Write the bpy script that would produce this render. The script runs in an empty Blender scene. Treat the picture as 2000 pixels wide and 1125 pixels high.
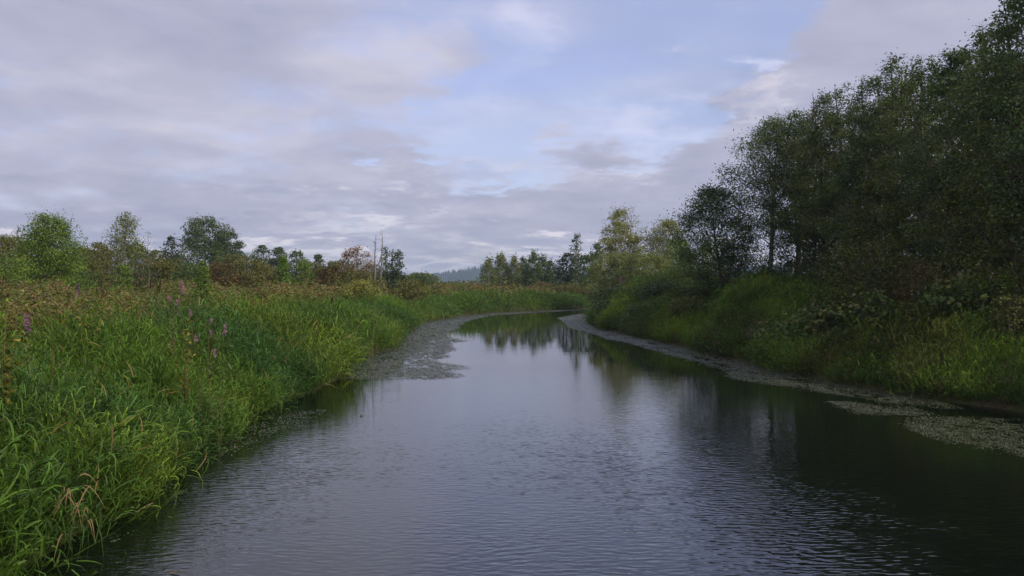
import bpy, math, random
import numpy as np
from mathutils import Vector

# ------------------------------------------------------------------ scene, camera
S = bpy.context.scene
COL = S.collection
F = 1556.0; HZ = 559.0; CAMZ = 3.0          # focal length in px of a 2000 px wide frame, horizon row, eye height

cam_data = bpy.data.cameras.new('camera')
cam = bpy.data.objects.new('camera', cam_data); COL.objects.link(cam)
cam.location = (0, 0, CAMZ)
cam.rotation_euler = (math.radians(90) - 3.5 / F, 0, 0)
cam_data.sensor_width = 36; cam_data.lens = 36 * F / 2000
cam_data.clip_start = 0.1; cam_data.clip_end = 20000
S.camera = cam

S.view_settings.view_transform = 'Standard'; S.view_settings.look = 'None'
S.view_settings.exposure = 0.4; S.view_settings.gamma = 1.0
S.view_settings.use_curve_mapping = False
S.render.engine = 'CYCLES'
S.cycles.use_denoising = True
S.cycles.max_bounces = 6; S.cycles.diffuse_bounces = 3; S.cycles.glossy_bounces = 3
S.cycles.transmission_bounces = 4; S.cycles.volume_bounces = 0; S.cycles.transparent_max_bounces = 4
S.cycles.volume_step_rate = 1.0
S.cycles.caustics_reflective = False; S.cycles.caustics_refractive = False

# ------------------------------------------------------------------ node helpers
class NT:
    def __init__(s, nt): s.nt = nt; s.n = nt.nodes; s.l = nt.links
    def node(s, t, **kw):
        n = s.n.new(t)
        for k, v in kw.items(): setattr(n, k, v)
        return n
    def put(s, sock, v):
        if isinstance(v, bpy.types.NodeSocket): s.l.new(v, sock)
        elif v is not None: sock.default_value = v
    def m(s, op, a, b=None, c=None, clamp=False):
        n = s.node('ShaderNodeMath', operation=op, use_clamp=clamp)
        s.put(n.inputs[0], a)
        if b is not None: s.put(n.inputs[1], b)
        if c is not None: s.put(n.inputs[2], c)
        return n.outputs[0]
    def vm(s, op, a, b=None, scale=None):
        n = s.node('ShaderNodeVectorMath', operation=op)
        s.put(n.inputs[0], a)
        if b is not None: s.put(n.inputs[1], b)
        if scale is not None: s.put(n.inputs['Scale'], scale)
        return n.outputs['Value'] if op in ('DOT_PRODUCT', 'LENGTH') else n.outputs[0]
    def mix(s, f, a, b):
        n = s.node('ShaderNodeMix', data_type='RGBA', clamp_factor=True)
        s.put(n.inputs[0], f); s.put(n.inputs[6], a); s.put(n.inputs[7], b)
        return n.outputs[2]
    def noise(s, vec, scale, detail=4, rough=0.5, dist=0.0, out=0):
        n = s.node('ShaderNodeTexNoise')
        if vec is not None: s.put(n.inputs['Vector'], vec)
        n.inputs['Scale'].default_value = scale; n.inputs['Detail'].default_value = detail
        n.inputs['Roughness'].default_value = rough; n.inputs['Distortion'].default_value = dist
        return n.outputs[out]
    def rng(s, v, a, b, c=0.0, d=1.0, smooth=True):
        n = s.node('ShaderNodeMapRange', clamp=True, interpolation_type='SMOOTHSTEP' if smooth else 'LINEAR')
        s.put(n.inputs[0], v)
        for i, q in enumerate((a, b, c, d)): n.inputs[i + 1].default_value = q
        return n.outputs[0]
    def xyz(s, x, y, z):
        n = s.node('ShaderNodeCombineXYZ')
        for i, q in enumerate((x, y, z)): s.put(n.inputs[i], q)
        return n.outputs[0]
    def sep(s, v):
        n = s.node('ShaderNodeSeparateXYZ'); s.put(n.inputs[0], v); return n.outputs

def rgb(r, g, b): return (r, g, b, 1.0)

# ------------------------------------------------------------------ world: clouds over a Nishita sky
SUN_AZ, SUN_EL = math.radians(120), math.radians(33)     # clockwise from +Y (the view direction)
world = bpy.data.worlds.new('World'); S.world = world; world.use_nodes = True
w = NT(world.node_tree); w.n.clear()
sky = w.node('ShaderNodeTexSky', sky_type='NISHITA', sun_disc=False)
sky.sun_elevation = SUN_EL; sky.sun_rotation = SUN_AZ
sky.air_density = 1.0; sky.dust_density = 1.6; sky.ozone_density = 1.5
tc = w.node('ShaderNodeTexCoord')
d = w.vm('NORMALIZE', tc.outputs['Generated'])
dx, dy, dz = w.sep(d)
az = w.m('ARCTAN2', dx, dy)
el = w.m('ARCSINE', dz)
zc = w.m('MAXIMUM', dz, 0.0)
inv = w.m('DIVIDE', 1.0, w.m('ADD', zc, 0.16))
plane = w.xyz(w.m('MULTIPLY', dx, inv), w.m('MULTIPLY', dy, inv), 0.0)
wn = w.noise(plane, 1.3, 5, 0.55, 0.0, 1)
waz = w.m('ADD', az, w.m('MULTIPLY', w.m('SUBTRACT', w.noise(plane, 2.6, 7, 0.6), 0.5), 0.42))
wel = w.m('ADD', el, w.m('MULTIPLY', w.m('SUBTRACT', w.noise(w.vm('ADD', plane, (7.3, 2.2, 0)), 2.6, 7, 0.6), 0.5), 0.26))
def A(px): return math.atan((px - 1000) / F)
def E(px, py): return math.atan((HZ - py) / F / math.hypot(1, (px - 1000) / F))
def blob(px, py, rx, ry, rot=0.0):
    a0, e0 = A(px), E(px, py); sa, se = rx / F, ry / F
    u = w.m('SUBTRACT', waz, a0); v = w.m('SUBTRACT', wel, e0)
    c, s_ = math.cos(math.radians(rot)), math.sin(math.radians(rot))
    uu = w.m('ADD', w.m('MULTIPLY', u, c / sa), w.m('MULTIPLY', v, s_ / sa))
    vv = w.m('ADD', w.m('MULTIPLY', u, -s_ / se), w.m('MULTIPLY', v, c / se))
    r2 = w.m('ADD', w.m('MULTIPLY', uu, uu), w.m('MULTIPLY', vv, vv))
    return w.m('EXPONENT', w.m('MULTIPLY', r2, -1.0))
def total(lst):
    o = lst[0]
    for q in lst[1:]: o = w.m('ADD', o, q)
    return o
hole = total([w.m('MULTIPLY', blob(1230, 40, 230, 150, 0), 1.0), w.m('MULTIPLY', blob(1110, 200, 200, 70, -10), 0.95),
              w.m('MULTIPLY', blob(890, 268, 120, 34, 0), 0.7), w.m('MULTIPLY', blob(1290, -170, 400, 210, 8), 1.0),
              w.m('MULTIPLY', blob(1500, 20, 110, 60, 30), 0.3), w.m('MULTIPLY', blob(1020, 360, 80, 25, 20), 0.4)])
hole = w.m('SUBTRACT', hole, w.m('MULTIPLY', blob(1500, 270, 260, 110, 25), 0.5))
fb = w.noise(plane, 1.7, 8, 0.56, 0.2)
cover = w.m('ADD', w.m('SUBTRACT', fb, 0.13), w.m('MULTIPLY', hole, -0.62))
alpha = w.rng(cover, -0.06, 0.40)
# thin high veil inside the clear patch
veil = w.rng(w.noise(w.vm('MULTIPLY', plane, (1.0, 2.2, 1)), 1.1, 5, 0.6), 0.28, 0.72, 0.22, 0.6)
alpha = w.m('MAXIMUM', alpha, veil)
# tone of the cloud sheet: streaky, stretched along the horizon
stre = w.xyz(w.m('MULTIPLY', az, 2.2), w.m('MULTIPLY', el, 9.0), 0.0)
t1 = w.noise(stre, 1.6, 6, 0.5, 0.4)
t2 = w.noise(plane, 2.4, 8, 0.55, 0.3)
tone = w.m('ADD', w.m('MULTIPLY', t1, 0.50), w.m('MULTIPLY', t2, 0.80))
tone = w.m('ADD', tone, -0.19)
lit = total([w.m('MULTIPLY', blob(860, 60, 260, 150, 0), 0.13), w.m('MULTIPLY', blob(1000, 60, 60, 110, -10), 0.22),
             w.m('MULTIPLY', blob(1462, 122, 48, 28, 0), 0.7), w.m('MULTIPLY', blob(1500, 190, 60, 20, 0), 0.22), w.m('MULTIPLY', blob(1280, 240, 140, 40, 12), 0.42),
             w.m('MULTIPLY', blob(720, 428, 115, 22, 0), 0.34), w.m('MULTIPLY', blob(470, 405, 90, 20, 0), 0.15),
             w.m('MULTIPLY', blob(900, 325, 110, 26, 0), 0.16), w.m('MULTIPLY', blob(1850, 60, 150, 60, 0), 0.0),
             w.m('MULTIPLY', blob(1000, 530, 1500, 30, 0), 0.55)])
shade = total([w.m('MULTIPLY', blob(250, 60, 420, 110, 0), 0.16), w.m('MULTIPLY', blob(1400, 175, 110, 40, 25), 0.30), w.m('MULTIPLY', blob(1700, 120, 260, 150, 25), 0.22),
               w.m('MULTIPLY', blob(300, 440, 500, 60, 0), 0.12), w.m('MULTIPLY', blob(820, 385, 200, 30, 0), 0.06),
               w.m('MULTIPLY', blob(1150, 400, 300, 70, 0), 0.14), w.m('MULTIPLY', blob(60, 400, 300, 50, 0), 0.06),
               w.m('MULTIPLY', blob(830, 510, 90, 9, 0), 0.25), w.m('MULTIPLY', blob(880, 305, 120, 18, 0), 0.08)])
tone = w.m('SUBTRACT', w.m('ADD', tone, w.m('MULTIPLY', lit, 1.15)), w.m('MULTIPLY', shade, 1.1))
ramp = w.node('ShaderNodeValToRGB'); w.put(ramp.inputs[0], tone)
cr = ramp.color_ramp; cr.elements[0].position = 0.12; cr.elements[0].color = rgb(0.275, 0.288, 0.39)
cr.elements[1].position = 0.98; cr.elements[1].color = rgb(0.70, 0.65, 0.70)
e_ = cr.elements.new(0.42); e_.color = rgb(0.37, 0.37, 0.475)
e_ = cr.elements.new(0.66); e_.color = rgb(0.495, 0.475, 0.555)
cloud = w.vm('SCALE', ramp.outputs[0], scale=7.6)
skyc = w.vm('MULTIPLY', sky.outputs[0], (1.18, 1.02, 1.18))
bgc = w.mix(alpha, skyc, cloud)
bg = w.node('ShaderNodeBackground'); w.put(bg.inputs[0], bgc); bg.inputs[1].default_value = 0.14
wo = w.node('ShaderNodeOutputWorld'); w.l.new(bg.outputs[0], wo.inputs[0])
world.cycles.sampling_method = 'MANUAL'; world.cycles.sample_map_resolution = 512

sun_d = bpy.data.lights.new('sun', 'SUN'); sun_d.energy = 2.7; sun_d.angle = math.radians(9)
sun_d.color = (1.0, 0.90, 0.76)
sun = bpy.data.objects.new('sun', sun_d); COL.objects.link(sun)
sv = Vector((math.sin(SUN_AZ) * math.cos(SUN_EL), math.cos(SUN_AZ) * math.cos(SUN_EL), math.sin(SUN_EL)))
sun.rotation_euler = sv.to_track_quat('Z', 'Y').to_euler()
sun.location = (60, -60, 60)

# ------------------------------------------------------------------ numpy helpers
def hash2(ix, iy, s=0):
    n = (ix.astype(np.int64) * 374761393 + iy.astype(np.int64) * 668265263 + s * 982451653) & 0x7fffffff
    n = ((n ^ (n >> 13)) * 1274126177) & 0x7fffffff
    return ((n ^ (n >> 16)) & 0xffff) / 65535.0
def vnoise(x, y, s=0):
    x = np.asarray(x, float); y = np.asarray(y, float)
    ix, iy = np.floor(x), np.floor(y); fx, fy = x - ix, y - iy
    fx = fx * fx * (3 - 2 * fx); fy = fy * fy * (3 - 2 * fy)
    a = hash2(ix, iy, s); b = hash2(ix + 1, iy, s); c = hash2(ix, iy + 1, s); d_ = hash2(ix + 1, iy + 1, s)
    return a + (b - a) * fx + (c - a) * fy + (a - b - c + d_) * fx * fy
def fbm(x, y, s=0, o=3):
    v = 0; a = 0.5; t = 0
    for k in range(o): v = v + a * vnoise(x * 2 ** k, y * 2 ** k, s + k); t += a; a *= 0.5
    return v / t
def sm(x, a, b):
    t = np.clip((x - a) / (b - a), 0, 1); return t * t * (3 - 2 * t)
def seg_dist(x, y, pts):
    best = np.full(x.shape, 1e9)
    for (x0, y0), (x1, y1) in zip(pts[:-1], pts[1:]):
        ux, uy = x1 - x0, y1 - y0; L = ux * ux + uy * uy + 1e-9
        t = np.clip(((x - x0) * ux + (y - y0) * uy) / L, 0, 1)
        best = np.minimum(best, np.hypot(x - x0 - t * ux, y - y0 - t * uy))
    return best
def inside(x, y, poly):
    r = np.zeros(x.shape, bool); n = len(poly)
    for i in range(n):
        x0, y0 = poly[i]; x1, y1 = poly[(i + 1) % n]
        if y0 == y1: continue
        c = ((y0 > y) != (y1 > y)) & (x < (x1 - x0) * (y - y0) / (y1 - y0) + x0)
        r ^= c
    return r
def smooth_line(p, it=2):
    p = [tuple(q) for q in p]
    for _ in range(it):
        q = [p[0]]
        for a, b in zip(p[:-1], p[1:]):
            q += [(a[0] * .75 + b[0] * .25, a[1] * .75 + b[1] * .25), (a[0] * .25 + b[0] * .75, a[1] * .25 + b[1] * .75)]
        p = q + [p[-1]]
    return p
def wat(px, py):                       # point of the water plane seen at a pixel of the photograph
    Y = CAMZ * F / (py - HZ); return ((px - 1000) / F * Y, Y)
def gx(px, Y): return (px - 1000) / F * Y

L_SH = [(-5.2, -60), (-5.2, -20), (-5.1, 0), wat(10, 1125), wat(130, 1040), wat(235, 965), wat(345, 893), wat(440, 836), wat(535, 788),
        wat(645, 748), wat(690, 702), wat(780, 672), wat(795, 642), wat(832, 628), wat(930, 612), wat(1060, 607),
        wat(1150, 603), wat(1190, 600), (32, 121), (60, 128), (110, 136), (220, 150)]
R_SH = [(13, -60), (13, 0), (12.8, 14), wat(2000, 803), wat(1820, 780), wat(1650, 752), wat(1560, 732), wat(1450, 706), wat(1400, 692),
        wat(1300, 669), wat(1200, 647), wat(1152, 634), (6.8, 72), (11, 84), (24, 96), (45, 105), (100, 114), (220, 126)]
L_SH = smooth_line(L_SH, 2); R_SH = smooth_line(R_SH, 2)
RIVER = L_SH + R_SH[::-1]

def shore(x, y):
    """signed distance from the water's edge, + on land; side -1 left and far bank, +1 right bank"""
    x = np.asarray(x, float); y = np.asarray(y, float)
    dl = seg_dist(x, y, L_SH); dr = seg_dist(x, y, R_SH); dm = np.minimum(dl, dr)
    ins = inside(x, y, RIVER)
    return np.where(ins, -dm, dm), np.where(dl < dr, -1, 1)
def ground(x, y):
    x = np.asarray(x, float); y = np.asarray(y, float)
    dd, side = shore(x, y)
    n = fbm(x * 0.35, y * 0.35, 3)
    hl = 0.12 + 0.75 * sm(dd, 0, 2.2) + 0.55 * sm(dd, 4, 25) + (n - 0.5) * 0.5 * sm(dd, 0, 3)
    hr = 0.12 + 1.05 * sm(dd, 0, 2.0) + 0.95 * sm(dd, 1.5, 6) + ((n - 0.5) * 1.2 + (vnoise(x * .42, y * .30, 8) - .45) * .9) * sm(dd, .3, 2.5)
    farr = sm(y, 62, 90); hr = hr * (1 - farr) + hl * farr
    h = np.where(side < 0, hl, hr)
    return np.where(dd < 0, np.maximum(0.12 + dd * 0.8, -1.5), h)
def g1(x, y): return float(ground(np.array([x]), np.array([y]))[0])

def mesh_from(name, V, quads=None, tris=None, mat=None, parent=None, attrs=None, smooth=False, link=True):
    me = bpy.data.meshes.new(name)
    V = np.asarray(V, np.float32)
    q = np.zeros((0, 4), np.int32) if quads is None else np.asarray(quads, np.int32).reshape(-1, 4)
    t = np.zeros((0, 3), np.int32) if tris is None else np.asarray(tris, np.int32).reshape(-1, 3)
    nf = len(q) + len(t)
    me.vertices.add(len(V)); me.vertices.foreach_set('co', V.ravel())
    me.loops.add(q.size + t.size); me.loops.foreach_set('vertex_index', np.concatenate([q.ravel(), t.ravel()]))
    me.polygons.add(nf)
    st = np.concatenate([np.arange(len(q)) * 4, len(q) * 4 + np.arange(len(t)) * 3]).astype(np.int32)
    me.polygons.foreach_set('loop_start', st)
    me.update(calc_edges=True)
    me.polygons.foreach_set('use_smooth', np.full(nf, smooth))
    for k, v in (attrs or {}).items():
        a = me.attributes.new(k, 'FLOAT', 'FACE'); a.data.foreach_set('value', np.asarray(v, np.float32))
    me.validate()
    if mat: me.materials.append(mat)
    o = bpy.data.objects.new(name, me)
    if link: COL.objects.link(o)
    if parent: o.parent = parent
    return o
def tag(o, label=None, cat=None, group=None, kind=None):
    for k, v in (('label', label), ('category', cat), ('group', group), ('kind', kind)):
        if v: o[k] = v
    return o
def empty(name, loc, rz=0.0):
    o = bpy.data.objects.new(name, None); COL.objects.link(o)
    o.empty_display_size = 0.3; o.location = loc; o.rotation_euler = (0, 0, rz); return o

# ------------------------------------------------------------------ materials
def new_mat(name):
    m = bpy.data.materials.new(name); m.use_nodes = True
    k = NT(m.node_tree); k.n.clear(); return m, k
def leaf_mat(name, cols, trans=0.25, spec=0.35, rough=0.5):
    m, k = new_mat(name)
    a = k.node('ShaderNodeAttribute', attribute_name='tint', attribute_type='GEOMETRY')
    r = k.node('ShaderNodeValToRGB'); k.put(r.inputs[0], a.outputs['Fac'])
    r.color_ramp.elements[0].color = rgb(*cols[0]); r.color_ramp.elements[1].color = rgb(*cols[-1])
    r.color_ramp.elements[0].position = 0.05; r.color_ramp.elements[1].position = 0.97
    for i, c in enumerate(cols[1:-1]):
        e = r.color_ramp.elements.new(0.05 + 0.92 * (i + 1) / (len(cols) - 1)); e.color = rgb(*c)
    return foliage_out(m, k, r.outputs[0], trans, spec * .45, rough)
def foliage_out(m, k, col, trans, spec, rough):
    p = k.node('ShaderNodeBsdfPrincipled'); k.put(p.inputs['Base Color'], col)
    p.inputs['Roughness'].default_value = rough; p.inputs['Specular IOR Level'].default_value = spec
    tr = k.node('ShaderNodeBsdfTranslucent'); k.put(tr.inputs[0], k.vm('MULTIPLY', col, (1.25, 1.30, 0.75)))
    mx = k.node('ShaderNodeMixShader'); mx.inputs[0].default_value = trans
    k.l.new(p.outputs[0], mx.inputs[1]); k.l.new(tr.outputs[0], mx.inputs[2])
    o = k.node('ShaderNodeOutputMaterial'); k.l.new(mx.outputs[0], o.inputs[0]); return m
def bark_mat(name, c1, c2, scale=14.0, stretch=0.25):
    m, k = new_mat(name)
    tc = k.node('ShaderNodeTexCoord')
    v = k.vm('MULTIPLY', tc.outputs['Object'], (1, 1, stretch))
    n = k.noise(v, scale, 5, 0.6)
    col = k.mix(k.rng(n, 0.35, 0.65), rgb(*c1), rgb(*c2))
    p = k.node('ShaderNodeBsdfPrincipled'); k.put(p.inputs['Base Color'], col); p.inputs['Roughness'].default_value = 0.9
    b = k.node('ShaderNodeBump'); b.inputs['Strength'].default_value = 0.5; b.inputs['Distance'].default_value = 0.02
    k.put(b.inputs['Height'], n); k.l.new(b.outputs[0], p.inputs['Normal'])
    o = k.node('ShaderNodeOutputMaterial'); k.l.new(p.outputs[0], o.inputs[0]); return m
def plain_mat(name, c, rough=0.7, spec=0.3, trans=0.0):
    m, k = new_mat(name)
    tc = k.node('ShaderNodeTexCoord'); n = k.noise(tc.outputs['Object'], 30.0, 3)
    col = k.mix(n, rgb(*[q * 0.7 for q in c]), rgb(*[min(1, q * 1.25) for q in c]))
    return foliage_out(m, k, col, trans, spec, rough)
def grass_mat(name, trans=0.3, spec=0.35, dry=(0.30, 0.20, 0.08), dryfrac=0.015):
    """blade colour = colour of the plant (instance attribute) varied blade by blade, a few blades dry"""
    m, k = new_mat(name)
    a = k.node('ShaderNodeAttribute', attribute_name='col', attribute_type='INSTANCER')
    v = k.node('ShaderNodeAttribute', attribute_name='tint', attribute_type='GEOMETRY')
    f = k.m('ADD', k.m('MULTIPLY', v.outputs['Fac'], 1.3), 0.35)
    col = k.vm('SCALE', a.outputs['Color'], scale=f)
    col = k.mix(k.m('GREATER_THAN', v.outputs['Fac'], 1 - dryfrac), col, rgb(*dry))
    return foliage_out(m, k, col, trans, spec, 0.42)

M_GRASS = grass_mat('grass_blade', 0.30, 0.14)
M_WEED = grass_mat('weed_leaf', 0.22, 0.15, (0.20, 0.15, 0.07), 0.10)
M_ALDER = leaf_mat('alder_leaf', [(0.045, 0.070, 0.024), (0.10, 0.135, 0.042), (0.20, 0.225, 0.075)], 0.28, 0.25)
M_ALDER2 = leaf_mat('cottonwood_dark_leaf', [(0.038, 0.066, 0.026), (0.08, 0.122, 0.042), (0.16, 0.20, 0.07)], 0.25, 0.3)
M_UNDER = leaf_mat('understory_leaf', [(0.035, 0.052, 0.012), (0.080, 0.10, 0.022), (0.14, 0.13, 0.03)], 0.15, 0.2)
M_BRAMBLE = leaf_mat('bramble_leaf', [(0.03, 0.06, 0.015), (0.065, 0.11, 0.025), (0.11, 0.16, 0.04), (0.22, 0.17, 0.04)], 0.2, 0.35)
M_RUST = leaf_mat('russet_leaf', [(0.05, 0.05, 0.018), (0.10, 0.075, 0.025), (0.17, 0.085, 0.035)], 0.2, 0.2)
M_WILLOW = leaf_mat('willow_leaf', [(0.07, 0.13, 0.018), (0.13, 0.21, 0.03), (0.21, 0.29, 0.045)], 0.3, 0.3)
M_WILLOWY = leaf_mat('yellowish_willow_leaf', [(0.12, 0.14, 0.03), (0.22, 0.23, 0.05), (0.34, 0.33, 0.09)], 0.3, 0.3)
M_BIRCH = leaf_mat('birch_leaf', [(0.09, 0.115, 0.035), (0.16, 0.19, 0.055), (0.25, 0.26, 0.09)], 0.3, 0.25)
M_BIRCHD = leaf_mat('dark_birch_leaf', [(0.045, 0.08, 0.022), (0.08, 0.125, 0.032), (0.13, 0.175, 0.045)], 0.25, 0.25)
M_COTTON = leaf_mat('cottonwood_leaf', [(0.045, 0.072, 0.025), (0.075, 0.11, 0.035), (0.12, 0.155, 0.05)], 0.2, 0.3)
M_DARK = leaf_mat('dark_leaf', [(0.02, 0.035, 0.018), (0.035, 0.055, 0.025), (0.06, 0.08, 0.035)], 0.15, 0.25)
M_OLIVE = leaf_mat('olive_leaf', [(0.07, 0.08, 0.02), (0.12, 0.125, 0.03), (0.18, 0.165, 0.045)], 0.2, 0.2)
M_PINKB = leaf_mat('browning_leaf', [(0.12, 0.10, 0.06), (0.24, 0.17, 0.13), (0.38, 0.27, 0.22)], 0.2, 0.2)
M_FARLEAF = leaf_mat('distant_leaf', [(0.09, 0.12, 0.045), (0.15, 0.18, 0.07), (0.20, 0.22, 0.10)], 0.2, 0.1)
M_CONIF = leaf_mat('conifer_needle', [(0.02, 0.035, 0.018), (0.035, 0.05, 0.025), (0.055, 0.075, 0.04)], 0.0, 0.1, 0.9)
M_BARK = bark_mat('grey_brown_bark', (0.07, 0.055, 0.042), (0.15, 0.125, 0.10))
M_BARKL = bark_mat('pale_grey_bark', (0.16, 0.14, 0.12), (0.34, 0.31, 0.28))
M_BARKW = bark_mat('white_birch_bark', (0.15, 0.13, 0.11), (0.62, 0.57, 0.50), 9, 2.2)
M_SNAG = bark_mat('weathered_dead_wood', (0.11, 0.095, 0.085), (0.27, 0.235, 0.21))
M_TWIG = bark_mat('twig', (0.05, 0.038, 0.028), (0.11, 0.085, 0.06))

# ground
m, k = new_mat('marsh_soil'); M_SOIL = m
tc = k.node('ShaderNodeTexCoord'); P = tc.outputs['Object']
n1 = k.noise(P, 0.6, 6, 0.6); n2 = k.noise(P, 9.0, 5, 0.7)
c = k.mix(k.rng(n1, .35, .65), rgb(0.035, 0.028, 0.016), rgb(0.035, 0.05, 0.015))
c = k.mix(k.rng(n2, .4, .7), c, rgb(0.07, 0.06, 0.025))
p = k.node('ShaderNodeBsdfPrincipled'); k.put(p.inputs['Base Color'], c); p.inputs['Roughness'].default_value = 0.95; p.inputs['Specular IOR Level'].default_value = 0.05
b = k.node('ShaderNodeBump'); b.inputs['Strength'].default_value = 0.6; b.inputs['Distance'].default_value = 0.05
k.put(b.inputs['Height'], n2); k.l.new(b.outputs[0], p.inputs['Normal'])
o = k.node('ShaderNodeOutputMaterial'); k.l.new(p.outputs[0], o.inputs[0])

# water
m, k = new_mat('river_water'); M_WATER = m
geo = k.node('ShaderNodeNewGeometry'); P = geo.outputs['Position']
px_, py_, pz_ = k.sep(P)
warp = k.vm('SCALE', k.vm('SUBTRACT', k.noise(P, 0.35, 2, 0.5, 0, 1), (0.5, 0.5, 0.5)), scale=0.7)
Q = k.vm('ADD', P, warp)
def rot_scaled(v, deg, sx, sy):
    mp = k.node('ShaderNodeMapping'); k.put(mp.inputs[0], v)
    mp.inputs['Rotation'].default_value = (0, 0, math.radians(deg)); mp.inputs['Scale'].default_value = (sx, sy, 1)
    return mp.outputs[0]
# crests: short wavelength across, long along; two trains that cross at a small angle
w1 = k.noise(rot_scaled(Q, 6, 4.6, 13.0), 1.0, 1.0, 0.4)
w2 = k.noise(rot_scaled(Q, -18, 5.6, 15.5), 1.0, 1.0, 0.4)
w3 = k.noise(rot_scaled(P, 20, 4.0, 11.0), 1.0, 2.0, 0.5)
w4 = k.noise(rot_scaled(P, 0, 0.35, 0.9), 1.0, 1.0, 0.5)
near = k.rng(py_, 11.5, 21.0, 1.0, 0.0)
gust = k.rng(k.noise(k.vm('MULTIPLY', P, (0.16, 0.10, 1)), 1.0, 3, 0.6), 0.36, 0.62, 0.30, 1.0)
choppy = k.m('MULTIPLY', k.rng(py_, 7, 15, .35, 1.0), k.rng(py_, 20, 34, 1.0, 0.0))
hgt = k.m('ADD', k.m('MULTIPLY', w1, 0.0115), k.m('MULTIPLY', w2, 0.0080))
hgt = k.m('MULTIPLY', hgt, k.m('MULTIPLY', k.m('ADD', k.m('MULTIPLY', near, 0.92), 0.06), gust))
hgt = k.m('ADD', hgt, k.m('MULTIPLY', k.m('MULTIPLY', w3, choppy), 0.0035))
hgt = k.m('ADD', hgt, k.m('MULTIPLY', w4, 0.002))
b = k.node('ShaderNodeBump'); b.inputs['Strength'].default_value = 1.0; b.inputs['Distance'].default_value = 1.0
k.put(b.inputs['Height'], hgt)
p = k.node('ShaderNodeBsdfPrincipled')
p.inputs['Base Color'].default_value = rgb(0.003, 0.005, 0.004); p.inputs['Roughness'].default_value = 0.03
p.inputs['IOR'].default_value = 1.74; p.inputs['Specular IOR Level'].default_value = 0.5
k.l.new(b.outputs[0], p.inputs['Normal'])
o = k.node('ShaderNodeOutputMaterial'); k.l.new(p.outputs[0], o.inputs[0])

# floating leaves
m, k = new_mat('floating_pondweed_leaf'); M_POND = m
a = k.node('ShaderNodeAttribute', attribute_name='tint', attribute_type='GEOMETRY')
r = k.node('ShaderNodeValToRGB'); k.put(r.inputs[0], a.outputs['Fac'])
r.color_ramp.elements[0].color = rgb(0.018, 0.030, 0.010); r.color_ramp.elements[1].color = rgb(0.34, 0.33, 0.24)
for q, cc in ((0.45, (0.065, 0.082, 0.036)), (0.75, (0.14, 0.14, 0.075)), (0.93, (0.22, 0.20, 0.13))):
    e = r.color_ramp.elements.new(q); e.color = rgb(*cc)
p = k.node('ShaderNodeBsdfPrincipled'); k.put(p.inputs['Base Color'], r.outputs[0])
p.inputs['Roughness'].default_value = 0.38; p.inputs['Specular IOR Level'].default_value = 0.5
o = k.node('ShaderNodeOutputMaterial'); k.l.new(p.outputs[0], o.inputs[0])

# ------------------------------------------------------------------ terrain sheet, water
def axis(a, b, fine0, fine1, step, grow=1.12):
    xs = list(np.arange(fine0, fine1 + step / 2, step)); s = step
    while xs[-1] < b: s *= grow; xs.append(min(b, xs[-1] + s))
    s = step; lo = [xs[0]]
    while lo[-1] > a: s *= grow; lo.append(max(a, lo[-1] - s))
    return np.array(lo[::-1][:-1] + xs)
def grid(name, xs, ys, zf, mat):
    X, Y = np.meshgrid(xs, ys); Z = zf(X.ravel(), Y.ravel())
    V = np.stack([X.ravel(), Y.ravel(), Z], 1); nx, ny = len(xs), len(ys)
    i = (np.arange(ny - 1)[:, None] * nx + np.arange(nx - 1)[None, :]).ravel()
    return mesh_from(name, V, np.stack([i, i + 1, i + 1 + nx, i + nx], 1), mat=mat, smooth=True)
o = grid('ground', axis(-5000, 5000, -40, 40, 0.45), axis(-300, 5000, 0, 130, 0.6, 1.14), ground, M_SOIL)
tag(o, 'dark marsh soil under the grasses', kind='structure')
o = mesh_from('water', [(-60, -60, 0), (260, -60, 0), (260, 170, 0), (-60, 170, 0)], [(0, 1, 2, 3)], mat=M_WATER)
tag(o, 'slow dark river with rippled foreground and calm far reach', kind='structure')

# far wooded hills
def hill_h(x, y):
    px = x / y * F + 1000
    prof = np.interp(px, [-900, -200, 300, 700, 790, 850, 890, 930, 960, 1100, 1300, 1500, 1700, 2200, 3000],
                     [70, 60, 35, 16, 18, 28, 37, 48, 50, 42, 36, 52, 62, 50, 60])
    r = np.hypot(x, y)
    return 1.2 + prof * sm(r, 2050, 2600) * (1 - 0.6 * sm(r, 2900, 3600)) * (0.85 + 0.3 * fbm(x / 160, y / 160, 9))
xs = np.linspace(-2600, 3000, 120); ys = np.linspace(1900, 3700, 40)
o = grid('hills', xs, ys, lambda x, y: np.where(np.hypot(x, y) < 2050, -2.0, hill_h(x, y)), M_SOIL)
tag(o, 'low wooded hills fading blue at the horizon', kind='structure')

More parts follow.
